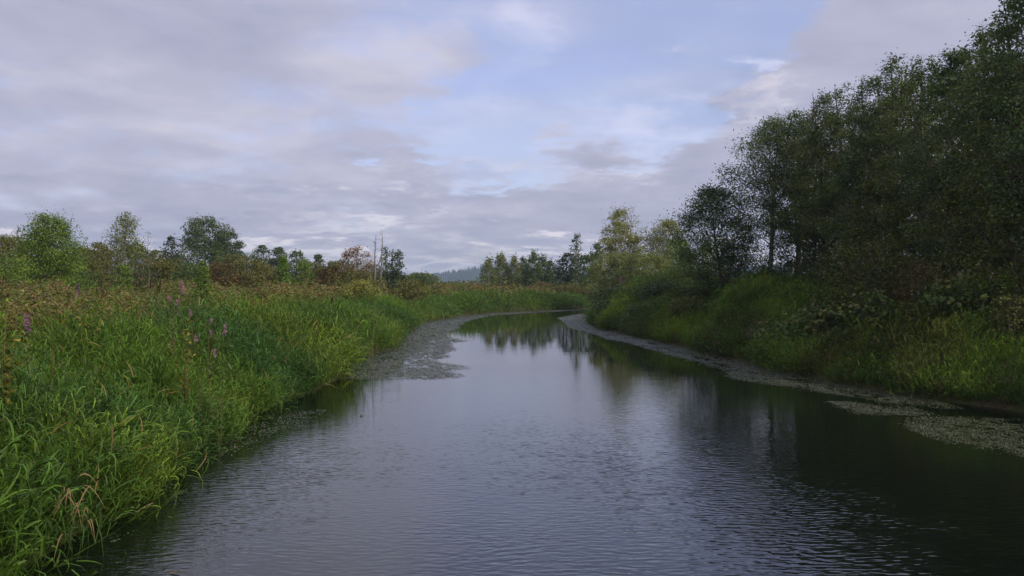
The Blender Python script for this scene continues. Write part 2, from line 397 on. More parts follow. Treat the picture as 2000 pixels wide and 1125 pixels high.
def conifer_cloud(rng, pts, hts, rads, name):
    """jagged cones: three stacked skirts per tree"""
    Vs, Ts, tint = [], [], []; n = len(pts); off = 0; k = 6
    for lay in range(4):
        z0 = 0.10 + lay * 0.20; z1 = min(1.0, z0 + 0.36); rr = (1 - lay * 0.22)
        ang = rng.uniform(0, 6.28, (n, 1)) + np.arange(k) * 2 * np.pi / k
        jr = rads[:, None] * rr * rng.uniform(0.65, 1.2, (n, k))
        ring = np.stack([pts[:, 0:1] + jr * np.cos(ang), pts[:, 1:2] + jr * np.sin(ang),
                         pts[:, 2:3] + hts[:, None] * (z0 + rng.uniform(-.03, .03, (n, k)))], 2)
        top = pts + np.stack([np.zeros(n), np.zeros(n), hts * z1], 1)
        V = np.concatenate([ring, top[:, None]], 1).reshape(-1, 3)
        b = off + np.arange(n)[:, None] * (k + 1); j = np.arange(k)
        T = np.stack([b + j, b + (j + 1) % k, np.broadcast_to(b + k, (n, k))], 2).reshape(-1, 3)
        Vs.append(V); Ts.append(T); off += len(V); tint.append(np.repeat(rng.uniform(0, 1, n), k))
    return mesh_from(name, np.concatenate(Vs), tris=np.concatenate(Ts), mat=M_CONIF, attrs={'tint': np.concatenate(tint)})
rg = np.random.default_rng(11)
n = 9000
px = rg.uniform(600, 2100, n); Y = rg.uniform(2060, 2800, n); X = gx(px, Y)
Z = hill_h(X, Y) - 1; ht = rg.uniform(11, 21, n); 
o = conifer_cloud(rg, np.stack([X, Y, Z], 1), ht, ht * rg.uniform(0.17, 0.26, n), 'distant_forest')
tag(o, 'distant conifer forest on the hills, hazy blue', kind='stuff')

# ------------------------------------------------------------------ trees
def tubes(polys, sides):
    """polys: list of (points Nx3, radii N)"""
    Vs, Qs, off = [], [], 0
    for P_, R_ in polys:
        P_ = np.asarray(P_, float); n = len(P_)
        T = np.gradient(P_, axis=0); T /= np.linalg.norm(T, axis=1)[:, None] + 1e-9
        ref = np.array([1.0, 0, 0]) if abs(T[0, 2]) > 0.7 else np.array([0, 0, 1.0])
        U = np.cross(T, ref); U /= np.linalg.norm(U, axis=1)[:, None] + 1e-9; W_ = np.cross(T, U)
        a = np.arange(sides) * 2 * np.pi / sides
        ring = P_[:, None] + np.asarray(R_)[:, None, None] * (U[:, None] * np.cos(a)[None, :, None] + W_[:, None] * np.sin(a)[None, :, None])
        Vs.append(ring.reshape(-1, 3))
        b = off + np.arange(n - 1)[:, None] * sides; j = np.arange(sides)
        Qs.append(np.stack([b + j, b + (j + 1) % sides, b + sides + (j + 1) % sides, b + sides + j], 2).reshape(-1, 4))
        off += n * sides
    return np.concatenate(Vs), np.concatenate(Qs)
def leaf_mesh(rng, C, size, aspect=0.55, up=0.5, hang=0.0, bias=None):
    n = len(C); N = rng.normal(size=(n, 3)); N[:, 2] = np.abs(N[:, 2]) + up
    if bias is not None: N += bias * 1.6
    N /= np.linalg.norm(N, axis=1)[:, None]
    D = rng.normal(size=(n, 3)); D[:, 2] -= hang
    D -= N * (D * N).sum(1)[:, None]; D /= np.linalg.norm(D, axis=1)[:, None] + 1e-9
    B = np.cross(N, D); s = (size * rng.uniform(0.65, 1.35, n))[:, None]
    V = np.stack([C - D * s * .5, C + B * s * aspect * .5 - N * s * .08, C + D * s * .5, C - B * s * aspect * .5 - N * s * .08], 1).reshape(-1, 3)
    return V, np.arange(n * 4).reshape(-1, 4)

PROFS = {
    'round': lambda t: np.sqrt(np.clip(1 - (2 * np.maximum(t, .3) - 0.85) ** 2 / 1.35, 0.02, 1)),
    'cone': lambda t: np.clip(np.minimum(1.05 - t, .75 + t * 1.5), 0.05, 1) ** 0.75,
    'egg': lambda t: np.clip(np.sin(np.pi * (0.12 + 0.86 * t)) ** 0.7, 0.1, 1),
    'column': lambda t: np.clip(np.sin(np.pi * (0.2 + 0.78 * t)) ** 0.4, 0.2, 1),
    'vase': lambda t: np.clip(0.45 + 0.75 * t - 0.5 * t ** 4, 0.1, 1.1),
}
def grow(seed, H, R, base=0.2, prof='egg', n1=46, n2=7, rise=35, droop=0.15, lean=(0, 0), stems=1, hang=0.0,
         trunk_r=None, nleaf=6000, leaf=0.12, spread=0.28, aspect=0.55, bare=0.0, wob=0.03, lup=0.5, fork=0.0, clump=0.8, puff=0.55, npuff=60, psize=0.26):
    rng = np.random.default_rng(seed); pf = PROFS[prof]
    trunk_r = trunk_r or H * 0.016; woods, twigs, anch, wts = [], [], [], []
    for s in range(stems):
        a = rng.uniform(0, 6.28)
        if stems > 1: a = s * 2.4 + rng.uniform(-.3, .3)
        top_off = np.array([lean[0] * H, lean[1] * H])
        hs = H * (1 if s == 0 or stems == 1 else rng.uniform(0.72, 0.98))
        if stems > 1: top_off = top_off + np.array([math.cos(a), math.sin(a)]) * R * rng.uniform(0.1, 0.62)
        t = np.linspace(0, 1, 9)
        w_ = np.cumsum(rng.normal(0, wob, (9, 2)), 0) * H * 0.35
        P_ = np.stack([top_off[0] * t ** 0.9 + w_[:, 0] * t, top_off[1] * t ** 0.9 + w_[:, 1] * t, hs * t], 1)
        if stems > 1: P_[:, :2] += np.array([math.cos(a), math.sin(a)]) * 0.1 * (1 - t)[:, None]
        tr = trunk_r / (stems ** 0.45)
        woods.append((P_, np.maximum(tr * (1 - t) ** 0.85 + 0.004, 0.006)))
        nn = max(6, int(n1 / stems ** 0.75)); rs = R * (1 if stems == 1 else 0.62)
        for i in range(nn):
            u = (i + rng.uniform(0, 1)) / nn; tt = base + (0.985 - base) * u ** 0.9
            o_ = np.array([np.interp(tt, t, P_[:, c_]) for c_ in range(3)])
            az_ = i * 2.4 + rng.uniform(-.5, .5); L = rs * float(pf((tt - base) / (1 - base))) * rng.uniform(0.6, 1.18)
            el_ = math.radians(rise + rng.uniform(-18, 18) + 25 * u)
            L = min(L / max(math.cos(el_), 0.35), L * 2.2, (H * 1.01 - o_[2]) / max(math.sin(el_), .2) + 0.06 * R)
            q = np.linspace(0, 1, 5); hd = np.array([math.cos(az_), math.sin(az_)])
            B = np.stack([o_[0] + hd[0] * L * math.cos(el_) * q, o_[1] + hd[1] * L * math.cos(el_) * q,
                          o_[2] + L * math.sin(el_) * q - droop * L * q ** 2], 1)
            B[1:] += rng.normal(0, 0.05 * L, (4, 3)) * q[1:, None]
            r0 = max(0.004, tr * (1 - tt) ** 0.8 * 0.32 + 0.003)
            bz = np.clip((B[:, 2] / H - base) / (1 - base), 0, 1); kb = np.hypot(B[:, 0] - lean[0] * H * np.clip(B[:, 2] / H, 0, 1) ** .9, B[:, 1]) < np.maximum(R * pf(bz), R * .25) * 1.12
            nb_ = 5 if kb.all() else max(2, int(np.argmin(kb)))
            twigs.append((B[:nb_], (r0 * (1 - 0.8 * q))[:nb_]))
            gone = rng.uniform() < bare
            for j in range(n2):
                s2 = 0.25 + 0.75 * (j + rng.uniform()) / n2
                o2 = np.array([np.interp(s2, q, B[:, c_]) for c_ in range(3)])
                dv = (B[-1] - B[0]) / (L + 1e-6) * 0.7 + rng.normal(0, 0.65, 3); dv[2] += 0.15 - hang * 0.9
                dv /= np.linalg.norm(dv); L2 = L * rng.uniform(0.22, 0.45) * (1.25 - 0.6 * s2) + 0.15
                q2 = np.linspace(0, 1, 4)[:, None]; T_ = o2 + dv * L2 * q2; T_[:, 2] -= (0.25 * droop + hang * 0.9) * L2 * q2[:, 0] ** 2
                if s2 > (nb_ - 1) / 4: continue
                e_ = T_[-1]; ez = min(1.0, max(0.0, (e_[2] / H - base) / (1 - base)))
                if e_[2] > H * 1.02 or math.hypot(e_[0] - lean[0] * H * max(0, e_[2] / H) ** .9, e_[1]) > max(R * float(pf(ez)), R * .2) * 1.12: continue
                twigs.append((T_, np.array([0.5, 0.4, 0.3, 0.15]) * r0))
                if gone and rng.uniform() < 0.85: continue
                wt = rng.lognormal(0, clump) * L2 * (0.3 + s2)
                for e_ in (0.35, 0.7, 1.0): anch.append(o2 + (T_[-1] - o2) * e_); wts.append(wt)
    anch = np.array(anch); wts = np.array(wts); wts = wts / wts.sum()
    tz = (anch[:, 2] / H - base) / (1 - base); ev = R * pf(np.clip(tz, 0, 1)); lx = lean[0] * H * np.clip(anch[:, 2] / H, 0, 1) ** .9
    ok = (anch[:, 2] < H) & (np.hypot(anch[:, 0] - lx, anch[:, 1]) < np.maximum(ev, R * .12) * 1.2)
    wts = wts * np.where(ok, 1.0, 0.03); wts /= wts.sum()
    idx = rng.choice(len(anch), nleaf, p=wts)
    sp = spread * R * 0.34 + leaf * 0.35
    g = rng.normal(0, 1, (nleaf, 3)) * sp * np.array([1, 1, 0.7 + hang])
    C = anch[idx] + g; C[:, 2] = np.maximum(C[:, 2] - hang * sp * 0.6, 0.05)
    cv = rng.uniform(0, 1, len(anch)); tv_ = cv[idx]; bias = np.zeros((nleaf, 3))
    # foliage pads: flattened clumps inside the crown outline
    npf = int(nleaf * puff)
    if npf:
        tt = base + (1 - base) * rng.beta(1.25, 1.1, npuff); env = R * np.array([float(pf(q)) for q in (tt - base) / (1 - base)])
        rr = env * rng.uniform(0.15, 0.86, npuff) ** 0.7; aa = np.arange(npuff) * 2.4 + rng.uniform(-.6, .6, npuff)
        pr = np.maximum(R * psize * rng.uniform(.6, 1.25, npuff) * (.55 + .45 * env / R), leaf * 1.2)
        cx = lean[0] * H * tt ** .9 + np.cos(aa) * rr; cy = lean[1] * H * tt ** .9 + np.sin(aa) * rr
        cz = np.clip(H * tt, pr * .5, H - pr * .75); pc = rng.choice(npuff, npf, p=pr ** 2 / (pr ** 2).sum())
        u_ = rng.normal(size=(npf, 3)); u_ /= np.linalg.norm(u_, axis=1)[:, None]; u_[:, 2] = np.where(u_[:, 2] < -.2, u_[:, 2] * .75, u_[:, 2])
        q_ = u_ * (pr[pc] * rng.uniform(.3, 1.0, npf) ** .5 * rng.choice([1, 1, 1, 1.3], npf))[:, None] * np.array([1, 1, .75 + .5 * hang])
        C[:npf] = np.stack([cx, cy, cz], 1)[pc] + q_; bias[:npf] = u_; tv_ = tv_.copy(); tv_[:npf] = rng.uniform(0, 1, npuff)[pc]
        C[:npf, 2] -= hang * pr[pc] * rng.uniform(0, 1.2, npf)
        C[:, 2] = np.maximum(C[:, 2], 0.05)
    V, Q_ = leaf_mesh(rng, C, leaf, aspect, lup, hang * 2, bias)
    tint = np.clip(0.62 * tv_ + 0.38 * rng.uniform(0, 1, nleaf), 0, 1)
    return woods, twigs, V, Q_, tint

def plant(name, label, cat, px, Y, top, wpx, kind, leafm, barkm=None, seed=1, group=None, cov=1.0, ox=0.0, lod=1.0, zsink=0.0, **kw):
    """a tree or bush whose crown is wpx wide and reaches row top; px, top, wpx in photograph pixels"""
    x = gx(px, Y); z = g1(x, Y) - 0.08 - zsink
    H = CAMZ + (HZ - top) / F * Y - z; R = wpx / F * Y * 0.5
    fr = F * 0.512; lp = max(0.0025 * Y, kw.pop('minleaf', 0.11)) * lod
    base = kw.get('base', 0.2)
    area = (2 * R) * H * (1 - base * 0.8)
    nl = int(min(26000, cov * 2.6 * area / (lp * lp * 0.5 * 0.55)))
    K = dict(KINDS[kind]); K.update(kw)
    woods, twigs, V, Q_, tint = grow(seed, H, R * 1.16, nleaf=nl, leaf=lp, **K)
    root = empty(name, (x, Y, z)); tag(root, label, cat, group)
    bm_ = barkm or M_BARK
    tv, tq = tubes(woods, 7 if Y < 60 else 5)
    mesh_from('trunk', tv, tq, mat=bm_, parent=root, smooth=True)
    if Y > 70: twigs = [t_ for i_, t_ in enumerate(twigs) if len(t_[1]) != 4 or i_ % 3 == 0]
    tv, tq = tubes(twigs, 3)
    mesh_from('branches', tv, tq, mat=(M_TWIG if bm_ in (M_BARK, M_BARKW) else bm_), parent=root, smooth=True)
    mesh_from('crown', V, Q_, mat=leafm, parent=root, attrs={'tint': tint})
    return root

KINDS = {
    'alder': dict(base=0.12, prof='egg', n1=60, n2=7, rise=40, droop=0.12, spread=0.22, puff=0.55, npuff=130, psize=0.22),
    'birch': dict(base=0.22, prof='egg', n1=40, n2=6, rise=42, droop=0.35, hang=0.9, spread=0.22, aspect=0.5, puff=0.65, npuff=90, psize=0.26),
    'cotton': dict(base=0.14, prof='round', n1=34, n2=6, rise=35, droop=0.1, spread=0.25, clump=0.5, puff=0.92, npuff=110, psize=0.27),
    'poplar': dict(base=0.12, prof='column', n1=40, n2=4, rise=66, droop=0.0, spread=0.3, puff=0.6, npuff=44, psize=0.5),
    'cone': dict(base=0.02, prof='cone', n1=60, n2=5, rise=48, droop=0.0, spread=0.25, puff=0.7, npuff=150, psize=0.22),
    'willow': dict(base=0.02, prof='egg', n1=56, n2=6, rise=58, droop=0.03, stems=6, spread=0.3, aspect=0.38, puff=0.7, npuff=130, psize=0.2),
    'bush': dict(base=0.0, prof='round', n1=36, n2=5, rise=35, droop=0.1, stems=5, spread=0.4, trunk_r=0.05, puff=0.85, npuff=100, psize=0.24),
}

# --- right grove, near to far
GR = 'alders of the dark grove on the right bank'
grove = [  # px, Y, top, width, seed, extra, label
    (2085, 23, -150, 260, 21, {}, 'tallest dark tree of the grove, cut by the right edge of the frame'),
    (1992, 25, -5, 150, 22, {}, 'dark tree with jagged top in the upper right corner'),
    (1935, 27.5, 48, 150, 23, {}, 'alder just left of the jagged corner tree, bare twig poking left'),
    (1868, 30, 98, 150, 24, {}, 'alder whose top steps down from the corner trees'),
    (1808, 33, 108, 130, 25, {}, 'round topped alder above the middle of the dark understory'),
    (1752, 36, 112, 120, 26, {}, 'alder with the bushy dome left of the two tall right trees'),
    (1700, 38, 150, 105, 27, {}, 'alder in the dip between two domed crowns'),
    (1655, 41, 158, 100, 28, {}, 'alder behind the tall russet shrub on the bank'),
    (1608, 43, 182, 105, 29, {}, 'alder with long bare leaders sticking up left'),
    (1556, 46, 216, 110, 30, {}, 'second alder from the open end of the grove'),
]
for px, Y, top, wd, sd, ex, lab in grove:
    plant('alder_tree', lab, 'tree', px, Y, top, wd * 1.22, 'alder', M_ALDER if sd % 3 else M_ALDER2, seed=sd, group=GR, cov=0.85, **ex)
plant('alder_tree', 'leaning tree with pale trunk at the open left end of the grove', 'tree', 1500, 47, 230, 195, 'alder', M_ALDER,
      M_BARKL, seed=41, group=GR, cov=0.75, base=0.27, lean=(0.04, 0), trunk_r=0.17)
plant('cottonwood_sapling', 'small dark tree with drooping branches reaching left over the bank', 'tree', 1415, 48, 366, 175, 'alder', M_ALDER2,
      seed=42, cov=0.95, base=0.05, lean=(-0.12, 0), droop=0.3)
back = [(1590, 56, 240, 120, 51), (1670, 54, 205, 120, 52), (1740, 50, 180, 120, 53), (1815, 46, 165, 130, 54), (1890, 42, 150, 140, 55), (1970, 38, 110, 160, 56), (2050, 32, 60, 200, 57)]
bl = ['alder of the back row, in the gap near the end of the grove', 'alder of the back row, behind the bare leaders',
      'alder of the back row, filling the dip in the skyline', 'alder of the back row, behind the round topped alder',
      'alder of the back row, below the stepped skyline', 'alder of the back row, behind the corner tree', 'alder of the back row by the right frame edge']
for (px, Y, top, wd, sd), lab in zip(back, bl):
    plant('alder_tree', lab, 'tree', px, Y, top, wd, 'alder', M_ALDER, seed=sd, group=GR, cov=0.42)
# understory of the grove
US = 'dark bushes under the grove'
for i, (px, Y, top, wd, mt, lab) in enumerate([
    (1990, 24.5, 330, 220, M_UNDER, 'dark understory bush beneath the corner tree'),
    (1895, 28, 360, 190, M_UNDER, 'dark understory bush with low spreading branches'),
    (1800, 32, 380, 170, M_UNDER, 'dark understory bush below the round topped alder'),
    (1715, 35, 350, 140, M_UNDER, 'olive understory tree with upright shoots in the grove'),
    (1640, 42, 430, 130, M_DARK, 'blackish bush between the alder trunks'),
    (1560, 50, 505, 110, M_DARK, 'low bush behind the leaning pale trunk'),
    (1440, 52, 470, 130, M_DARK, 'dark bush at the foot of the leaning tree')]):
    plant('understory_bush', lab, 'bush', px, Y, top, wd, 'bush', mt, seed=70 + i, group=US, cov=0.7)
plant('russet_shrub', 'tall russet tinged shrub on top of the right bank', 'shrub', 1690, 29, 462, 190, 'bush', M_UNDER, seed=80, cov=0.8, rise=45)
plant('russet_shrub', 'reddish brown shrub right of the tall russet shrub', 'shrub', 1790, 27, 505, 130, 'bush', M_RUST, seed=81, cov=0.45)
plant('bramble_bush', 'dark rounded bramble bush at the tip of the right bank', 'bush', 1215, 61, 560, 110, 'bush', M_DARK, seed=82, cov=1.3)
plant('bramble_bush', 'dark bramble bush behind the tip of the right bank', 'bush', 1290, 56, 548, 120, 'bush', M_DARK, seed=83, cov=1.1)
plant('bramble_bush', 'brownish bramble on the crest of the right bank', 'bush', 1350, 50, 556, 110, 'bush', M_UNDER, seed=84, cov=0.9)
BR = []
for px, Y, top, wd, mt, lab in [
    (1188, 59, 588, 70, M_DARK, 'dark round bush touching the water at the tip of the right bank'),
    (1250, 51, 590, 80, M_BRAMBLE, 'round green bush low on the bank, second from its tip'),
    (1345, 44, 575, 80, M_UNDER, 'olive rounded bush halfway up the bank below the brownish bramble'),
    (1660, 27, 640, 100, M_UNDER, 'dark rounded bush low on the slope left of the bright grass'),
    (1760, 26, 590, 90, M_UNDER, 'olive bush on the slope below the reddish shrub'),
    (1975, 22.5, 575, 90, M_UNDER, 'dark bush on the slope at the right frame edge')]:
    plant('bank_bush', lab, 'bush', px, Y, top, wd, 'bush', mt, seed=int(px) + 3, group='rounded bushes on the right bank slope', cov=.9, zsink=0.2, minleaf=.12, lup=1.0)
    BR.append((gx(px, Y), Y, wd / F * Y * 0.40))
for px, Y, top, wd, cv, lab in [
    (1462, 34.5, 652, 110, .7, 'small bramble at the water edge left of the yellow spotted one'),
    (1545, 31, 628, 150, .8, 'yellow spotted bramble hanging down to the water'),
    (1615, 28.5, 590, 140, .8, 'leafy bramble on the slope below the russet shrub'),
    (1700, 26.5, 566, 120, .7, 'bramble on the crest right of the russet shrub'),
    (1850, 25, 545, 150, .7, 'pale green bramble beside the reddish shrub'),
    (1940, 24, 552, 100, .7, 'pale bramble nearest the right frame edge'),
    (1500, 42, 552, 120, .8, 'low bramble under the leaning tree'),
    (1400, 44, 590, 90, .7, 'dark bramble halfway down the bank below the drooping tree')]:
    plant('bramble_bush', lab, 'bush', px, Y, top, wd, 'bush', M_BRAMBLE, seed=int(px), cov=cv * 1.15, zsink=0.2, minleaf=.16, aspect=.7, lup=1.2)
    BR.append((gx(px, Y), Y, wd / F * Y * 0.42))

# --- trees beyond the bend
for i, (px, Y, top, wd, mt, cv, lab) in enumerate([
    (953, 148, 503, 34, M_BIRCH, 1.0, 'leftmost pale birch of the row beyond the bend'),
    (978, 150, 494, 40, M_BIRCH, 1.0, 'tallest pale birch of the row, second from its left end'),
    (1004, 150, 499, 34, M_BIRCH, 1.0, 'pale birch in the middle of the row'),
    (1023, 154, 500, 26, M_BIRCHD, 1.2, 'narrow birch where the row turns darker'),
    (1042, 150, 488, 34, M_BIRCHD, 1.2, 'pointed dark birch, highest of the dark ones'),
    (1060, 152, 497, 28, M_BIRCHD, 1.2, 'dark birch right of the pointed one'),
    (1076, 152, 506, 24, M_BIRCHD, 1.2, 'short dark birch at the right end of the row')]):
    plant('birch_tree', lab, 'tree', px, Y, top, wd, 'birch', mt, M_BARKW, seed=100 + i, group='birch row beyond the bend', cov=cv * 1.15, base=0.1)
plant('dark_tree', 'dark rounded tree just right of the birch row', 'tree', 1107, 140, 494, 46, 'cotton', M_DARK, seed=110, cov=1.2, base=0.05)
plant('poplar_tree', 'thin poplar with bare spiky top above the dark tree', 'tree', 1126, 138, 455, 22, 'poplar', M_COTTON, M_BARKL, seed=111, cov=0.6, bare=0.3)
plant('poplar_tree', 'short thin poplar left of the spiky one', 'tree', 1116, 142, 476, 12, 'poplar', M_COTTON, M_BARKL, seed=112, cov=0.6)
plant('dark_tree', 'bushy dark tree between the poplar and the yellow willow', 'tree', 1150, 128, 496, 64, 'bush', M_BIRCHD, seed=113, cov=1.1)
plant('alder_sapling', 'slim tree with bare tips left of the yellow willow', 'tree', 1166, 115, 475, 30, 'poplar', M_BIRCHD, M_BARKL, seed=114, cov=0.7, bare=0.2)
plant('willow_tree', 'tall yellow green willow standing highest near the bend', 'tree', 1214, 98, 406, 118, 'willow', M_WILLOWY, M_BARKL, seed=115, cov=1.4, rise=50)
plant('willow_tree', 'leaning willow with pale bare stems right of the tallest', 'tree', 1264, 95, 428, 130, 'willow', M_WILLOWY, M_BARKL, seed=116, cov=1.2, bare=0.2, lean=(0.2, 0), stems=9)
plant('willow_tree', 'low willow with upright feathery shoots', 'tree', 1310, 92, 462, 90, 'willow', M_WILLOW, M_BARKL, seed=117, cov=1.0, lean=(0.1, 0))
plant('willow_tree', 'bushy willow in front of the tall yellow one', 'tree', 1200, 88, 490, 110, 'bush', M_BIRCH, M_BARKL, seed=118, cov=1.2)
plant('birch_tree', 'small dark birch between willow and grove', 'tree', 1337, 88, 484, 46, 'birch', M_BIRCHD, M_BARKW, seed=119, cov=1.0, base=0.05)
plant('birch_tree', 'pale small birch touching the grove', 'tree', 1378, 82, 474, 66, 'birch', M_BIRCH, M_BARKW, seed=120, cov=0.9, base=0.05)
plant('willow_shrub', 'dense shrub filling below the feathery willow', 'shrub', 1265, 84, 492, 140, 'bush', M_BIRCH, M_BARKL, seed=121, cov=1.2)
plant('willow_shrub', 'dense shrub between the small birches', 'shrub', 1345, 78, 510, 100, 'bush', M_BIRCHD, M_BARKL, seed=122, cov=1.2)
plant('low_shrub', 'yellow green shrub below the dark rounded tree', 'shrub', 1110, 122, 555, 62, 'bush', M_OLIVE, seed=123, cov=1.0)
plant('low_shrub', 'small olive shrub at the foot of the dark birches', 'shrub', 1060, 126, 558, 34, 'bush', M_OLIVE, seed=124, cov=1.0)
plant('low_shrub', 'yellowish shrub at the right end of the far meadow', 'shrub', 1158, 118, 558, 40, 'bush', M_WILLOWY, seed=125, cov=1.0)
plant('rusty_bush', 'rusty bush on the far bank above the water', 'bush', 1103, 112, 572, 24, 'bush', M_RUST, seed=126, cov=1.0)

# --- left side
plant('willow_tree', 'broad bright green pointed willow near the left edge', 'tree', 96, 58, 416, 190, 'cone', M_WILLOW, seed=140, cov=1.2, n1=70, stems=3, rise=50, minleaf=.13)
plant('birch_tree', 'weeping birch with white forked trunk on the left meadow', 'tree', 226, 66, 412, 74, 'birch', M_BIRCH, M_BARKW, seed=141, cov=0.6, base=0.38, stems=2, lean=(0.12, 0), trunk_r=0.20)
plant('birch_sapling', 'bushy grey green birch just right of the weeping birch', 'tree', 270, 70, 474, 54, 'willow', M_BIRCHD, seed=142, cov=0.7)
plant('dead_tree', 'thin bare tree with a few leaves right of the bushy birch', 'tree', 290, 66, 452, 36, 'birch', M_PINKB, seed=143, cov=0.04, hang=0.0, droop=0.0, n1=18, n2=4, trunk_r=0.07)
plant('dark_tree', 'small dark tree with knobbly top left of the big cottonwood', 'tree', 334, 112, 462, 38, 'alder', M_DARK, seed=144, cov=0.9)
plant('cottonwood_tree', 'large dark domed cottonwood on the left skyline', 'tree', 402, 150, 423, 108, 'cotton', M_COTTON, seed=145, cov=1.6, n1=46)
plant('cottonwood_tree', 'right shoulder tree of the large cottonwood', 'tree', 447, 152, 452, 60, 'cotton', M_COTTON, seed=146, cov=1.5)
plant('poplar_tree', 'pale pointed young poplar in front of the large cottonwood', 'tree', 421, 120, 473, 26, 'poplar', M_BIRCHD, seed=147, cov=1.1)
GL = 'cottonwoods of the left skyline'
for i, (px, Y, top, wd, lab) in enumerate([(510, 175, 478, 50, 'spreading cottonwood first right of the large dome'), (545, 178, 482, 36, 'cottonwood in the middle of the low skyline row'),
                          (580, 185, 488, 48, 'flat topped cottonwood at the right end of the row'), (623, 165, 496, 26, 'lone small cottonwood in the dip before the browning tree'),
                          (648, 175, 510, 26, 'pale little tree between the lone cottonwood and the browning tree')]):
    plant('cottonwood_tree', lab, 'tree', px, Y, top, wd, 'cotton', M_COTTON if i < 4 else M_BIRCHD, seed=150 + i, group=GL, cov=1.1, base=0.1)
plant('conical_willow', 'bright green conical willow, left of the pair', 'shrub', 553, 74, 500, 44, 'cone', M_WILLOW, seed=160, cov=1.1, group='pair of conical willows')
plant('conical_willow', 'bright green rounded willow, right of the pair', 'shrub', 592, 76, 504, 46, 'willow', M_WILLOW, seed=161, cov=1.1, group='pair of conical willows')
plant('browning_tree', 'tree with pinkish brown dying leaves beside the dead trunks', 'tree', 697, 88, 480, 66, 'cotton', M_PINKB, seed=162, cov=0.75, clump=0.9, base=0.3)
plant('poplar_tree', 'thin poplar right behind the tall dead trunk', 'tree', 752, 92, 481, 18, 'poplar', M_COTTON, M_SNAG, seed=163, cov=0.6, base=.3)
plant('poplar_tree', 'thin dark poplar second of the slim trio', 'tree', 768, 94, 489, 15, 'poplar', M_COTTON, seed=164, cov=0.6, base=.2)
plant('poplar_tree', 'leafy slim poplar at the right end of the trio', 'tree', 779, 94, 487, 18, 'poplar', M_COTTON, seed=165, cov=0.8)
shr = [  # px, Y, top, width, mat, label
    (15, 75, 462, 90, M_OLIVE, 'olive tree mass at the left frame edge behind the willow'),
    (-40, 60, 470, 130, M_OLIVE, 'olive tree partly outside the left frame edge'),
    (10, 50, 505, 60, M_WILLOW, 'bright bush at the left frame edge below the olive trees'),
    (165, 72, 488, 60, M_OLIVE, 'grey olive bush between the pointed willow and the weeping birch'),
    (198, 80, 482, 50, M_OLIVE, 'dull bush behind the weeping birch trunk'),
    (240, 62, 520, 30, M_WILLOW, 'yellow green bush right of the white forked trunk'),
    (330, 78, 508, 70, M_OLIVE, 'brownish bush below the small dark tree'),
    (372, 72, 515, 60, M_BIRCHD, 'green bush below the large cottonwood'),
    (430, 76, 515, 70, M_RUST, 'rusty bush below the pale poplar'),
    (485, 80, 508, 72, M_OLIVE, 'olive brown bush in front of the skyline row'),
    (520, 84, 520, 60, M_OLIVE, 'dull bush just left of the conical willow'),
    (655, 80, 520, 76, M_RUST, 'dark rusty bush left of the browning tree'),
    (700, 78, 530, 80, M_OLIVE, 'dark olive bush beneath the browning tree'),
    (625, 86, 528, 50, M_OLIVE, 'bush in the dip right of the rounded willow'),
    (700, 60, 550, 66, M_WILLOWY, 'light yellow green low bush in front of the dark bushes'),
    (765, 88, 530, 56, M_DARK, 'dark bush behind the two dead trunks'),
    (800, 78, 548, 62, M_OLIVE, 'brownish bush right of the dead trunks'),
    (815, 110, 535, 44, M_BIRCHD, 'green bush beside the far pale woodland'),
    (395, 40, 512, 34, M_WILLOW, 'feathery bright sapling standing in the meadow'),
    (60, 90, 478, 60, M_OLIVE, 'olive bush just left behind the pointed willow'),
    (140, 95, 480, 60, M_BIRCHD, 'grey green bush far behind, right of the pointed willow'),
    (185, 100, 476, 60, M_OLIVE, 'pale olive bush far behind the weeping birch'),
    (262, 96, 482, 60, M_BIRCHD, 'green bush far behind the bushy birch'),
    (305, 100, 492, 46, M_OLIVE, 'dull bush far behind the thin bare tree'),
    (350, 100, 505, 60, M_DARK, 'dark bush at the foot of the large cottonwood'),
    (455, 104, 500, 60, M_OLIVE, 'olive bush at the right foot of the large cottonwood'),
    (540, 104, 508, 60, M_DARK, 'dark bush behind the conical willows'),
    (610, 106, 515, 50, M_OLIVE, 'olive bush in the gap right of the rounded willow'),
    (668, 104, 512, 60, M_OLIVE, 'olive bush at the left of the browning tree'),
    (725, 106, 520, 50, M_DARK, 'dark bush between the browning tree and dead trunks'),
    (110, 64, 500, 110, M_BIRCHD, 'bush filling behind the base of the pointed willow'),
    (300, 76, 512, 60, M_OLIVE, 'bush under the thin bare tree'),
]
for i, (px, Y, top, wd, mt, lab) in enumerate(shr):
    plant('willow_bush' if mt in (M_WILLOW, M_BIRCHD, M_WILLOWY) else 'meadow_bush', lab, 'bush', px, Y, top - 4, wd * (1.35 if px != 395 else 1), 'bush', mt, seed=180 + i,
          group='bushes along the back of the left meadow', cov=1.15, rise=50 if px == 395 else 30)
FG = 'pale trees of the far woodland edge'
for i, (px, top, wd, lab) in enumerate([(812, 532, 36, 'leftmost pale tree of the far woodland edge'), (835, 533, 30, 'pale tree in the middle of the far woodland edge'),
                         (850, 540, 24, 'last pale tree before the blue hills'), (790, 536, 30, 'pale tree behind the brownish bush')]):
    plant('distant_tree', lab, 'tree', px, 330, top, wd, 'cotton', M_FARLEAF, seed=210 + i, group=FG, cov=1.3, base=0.0, n1=26)
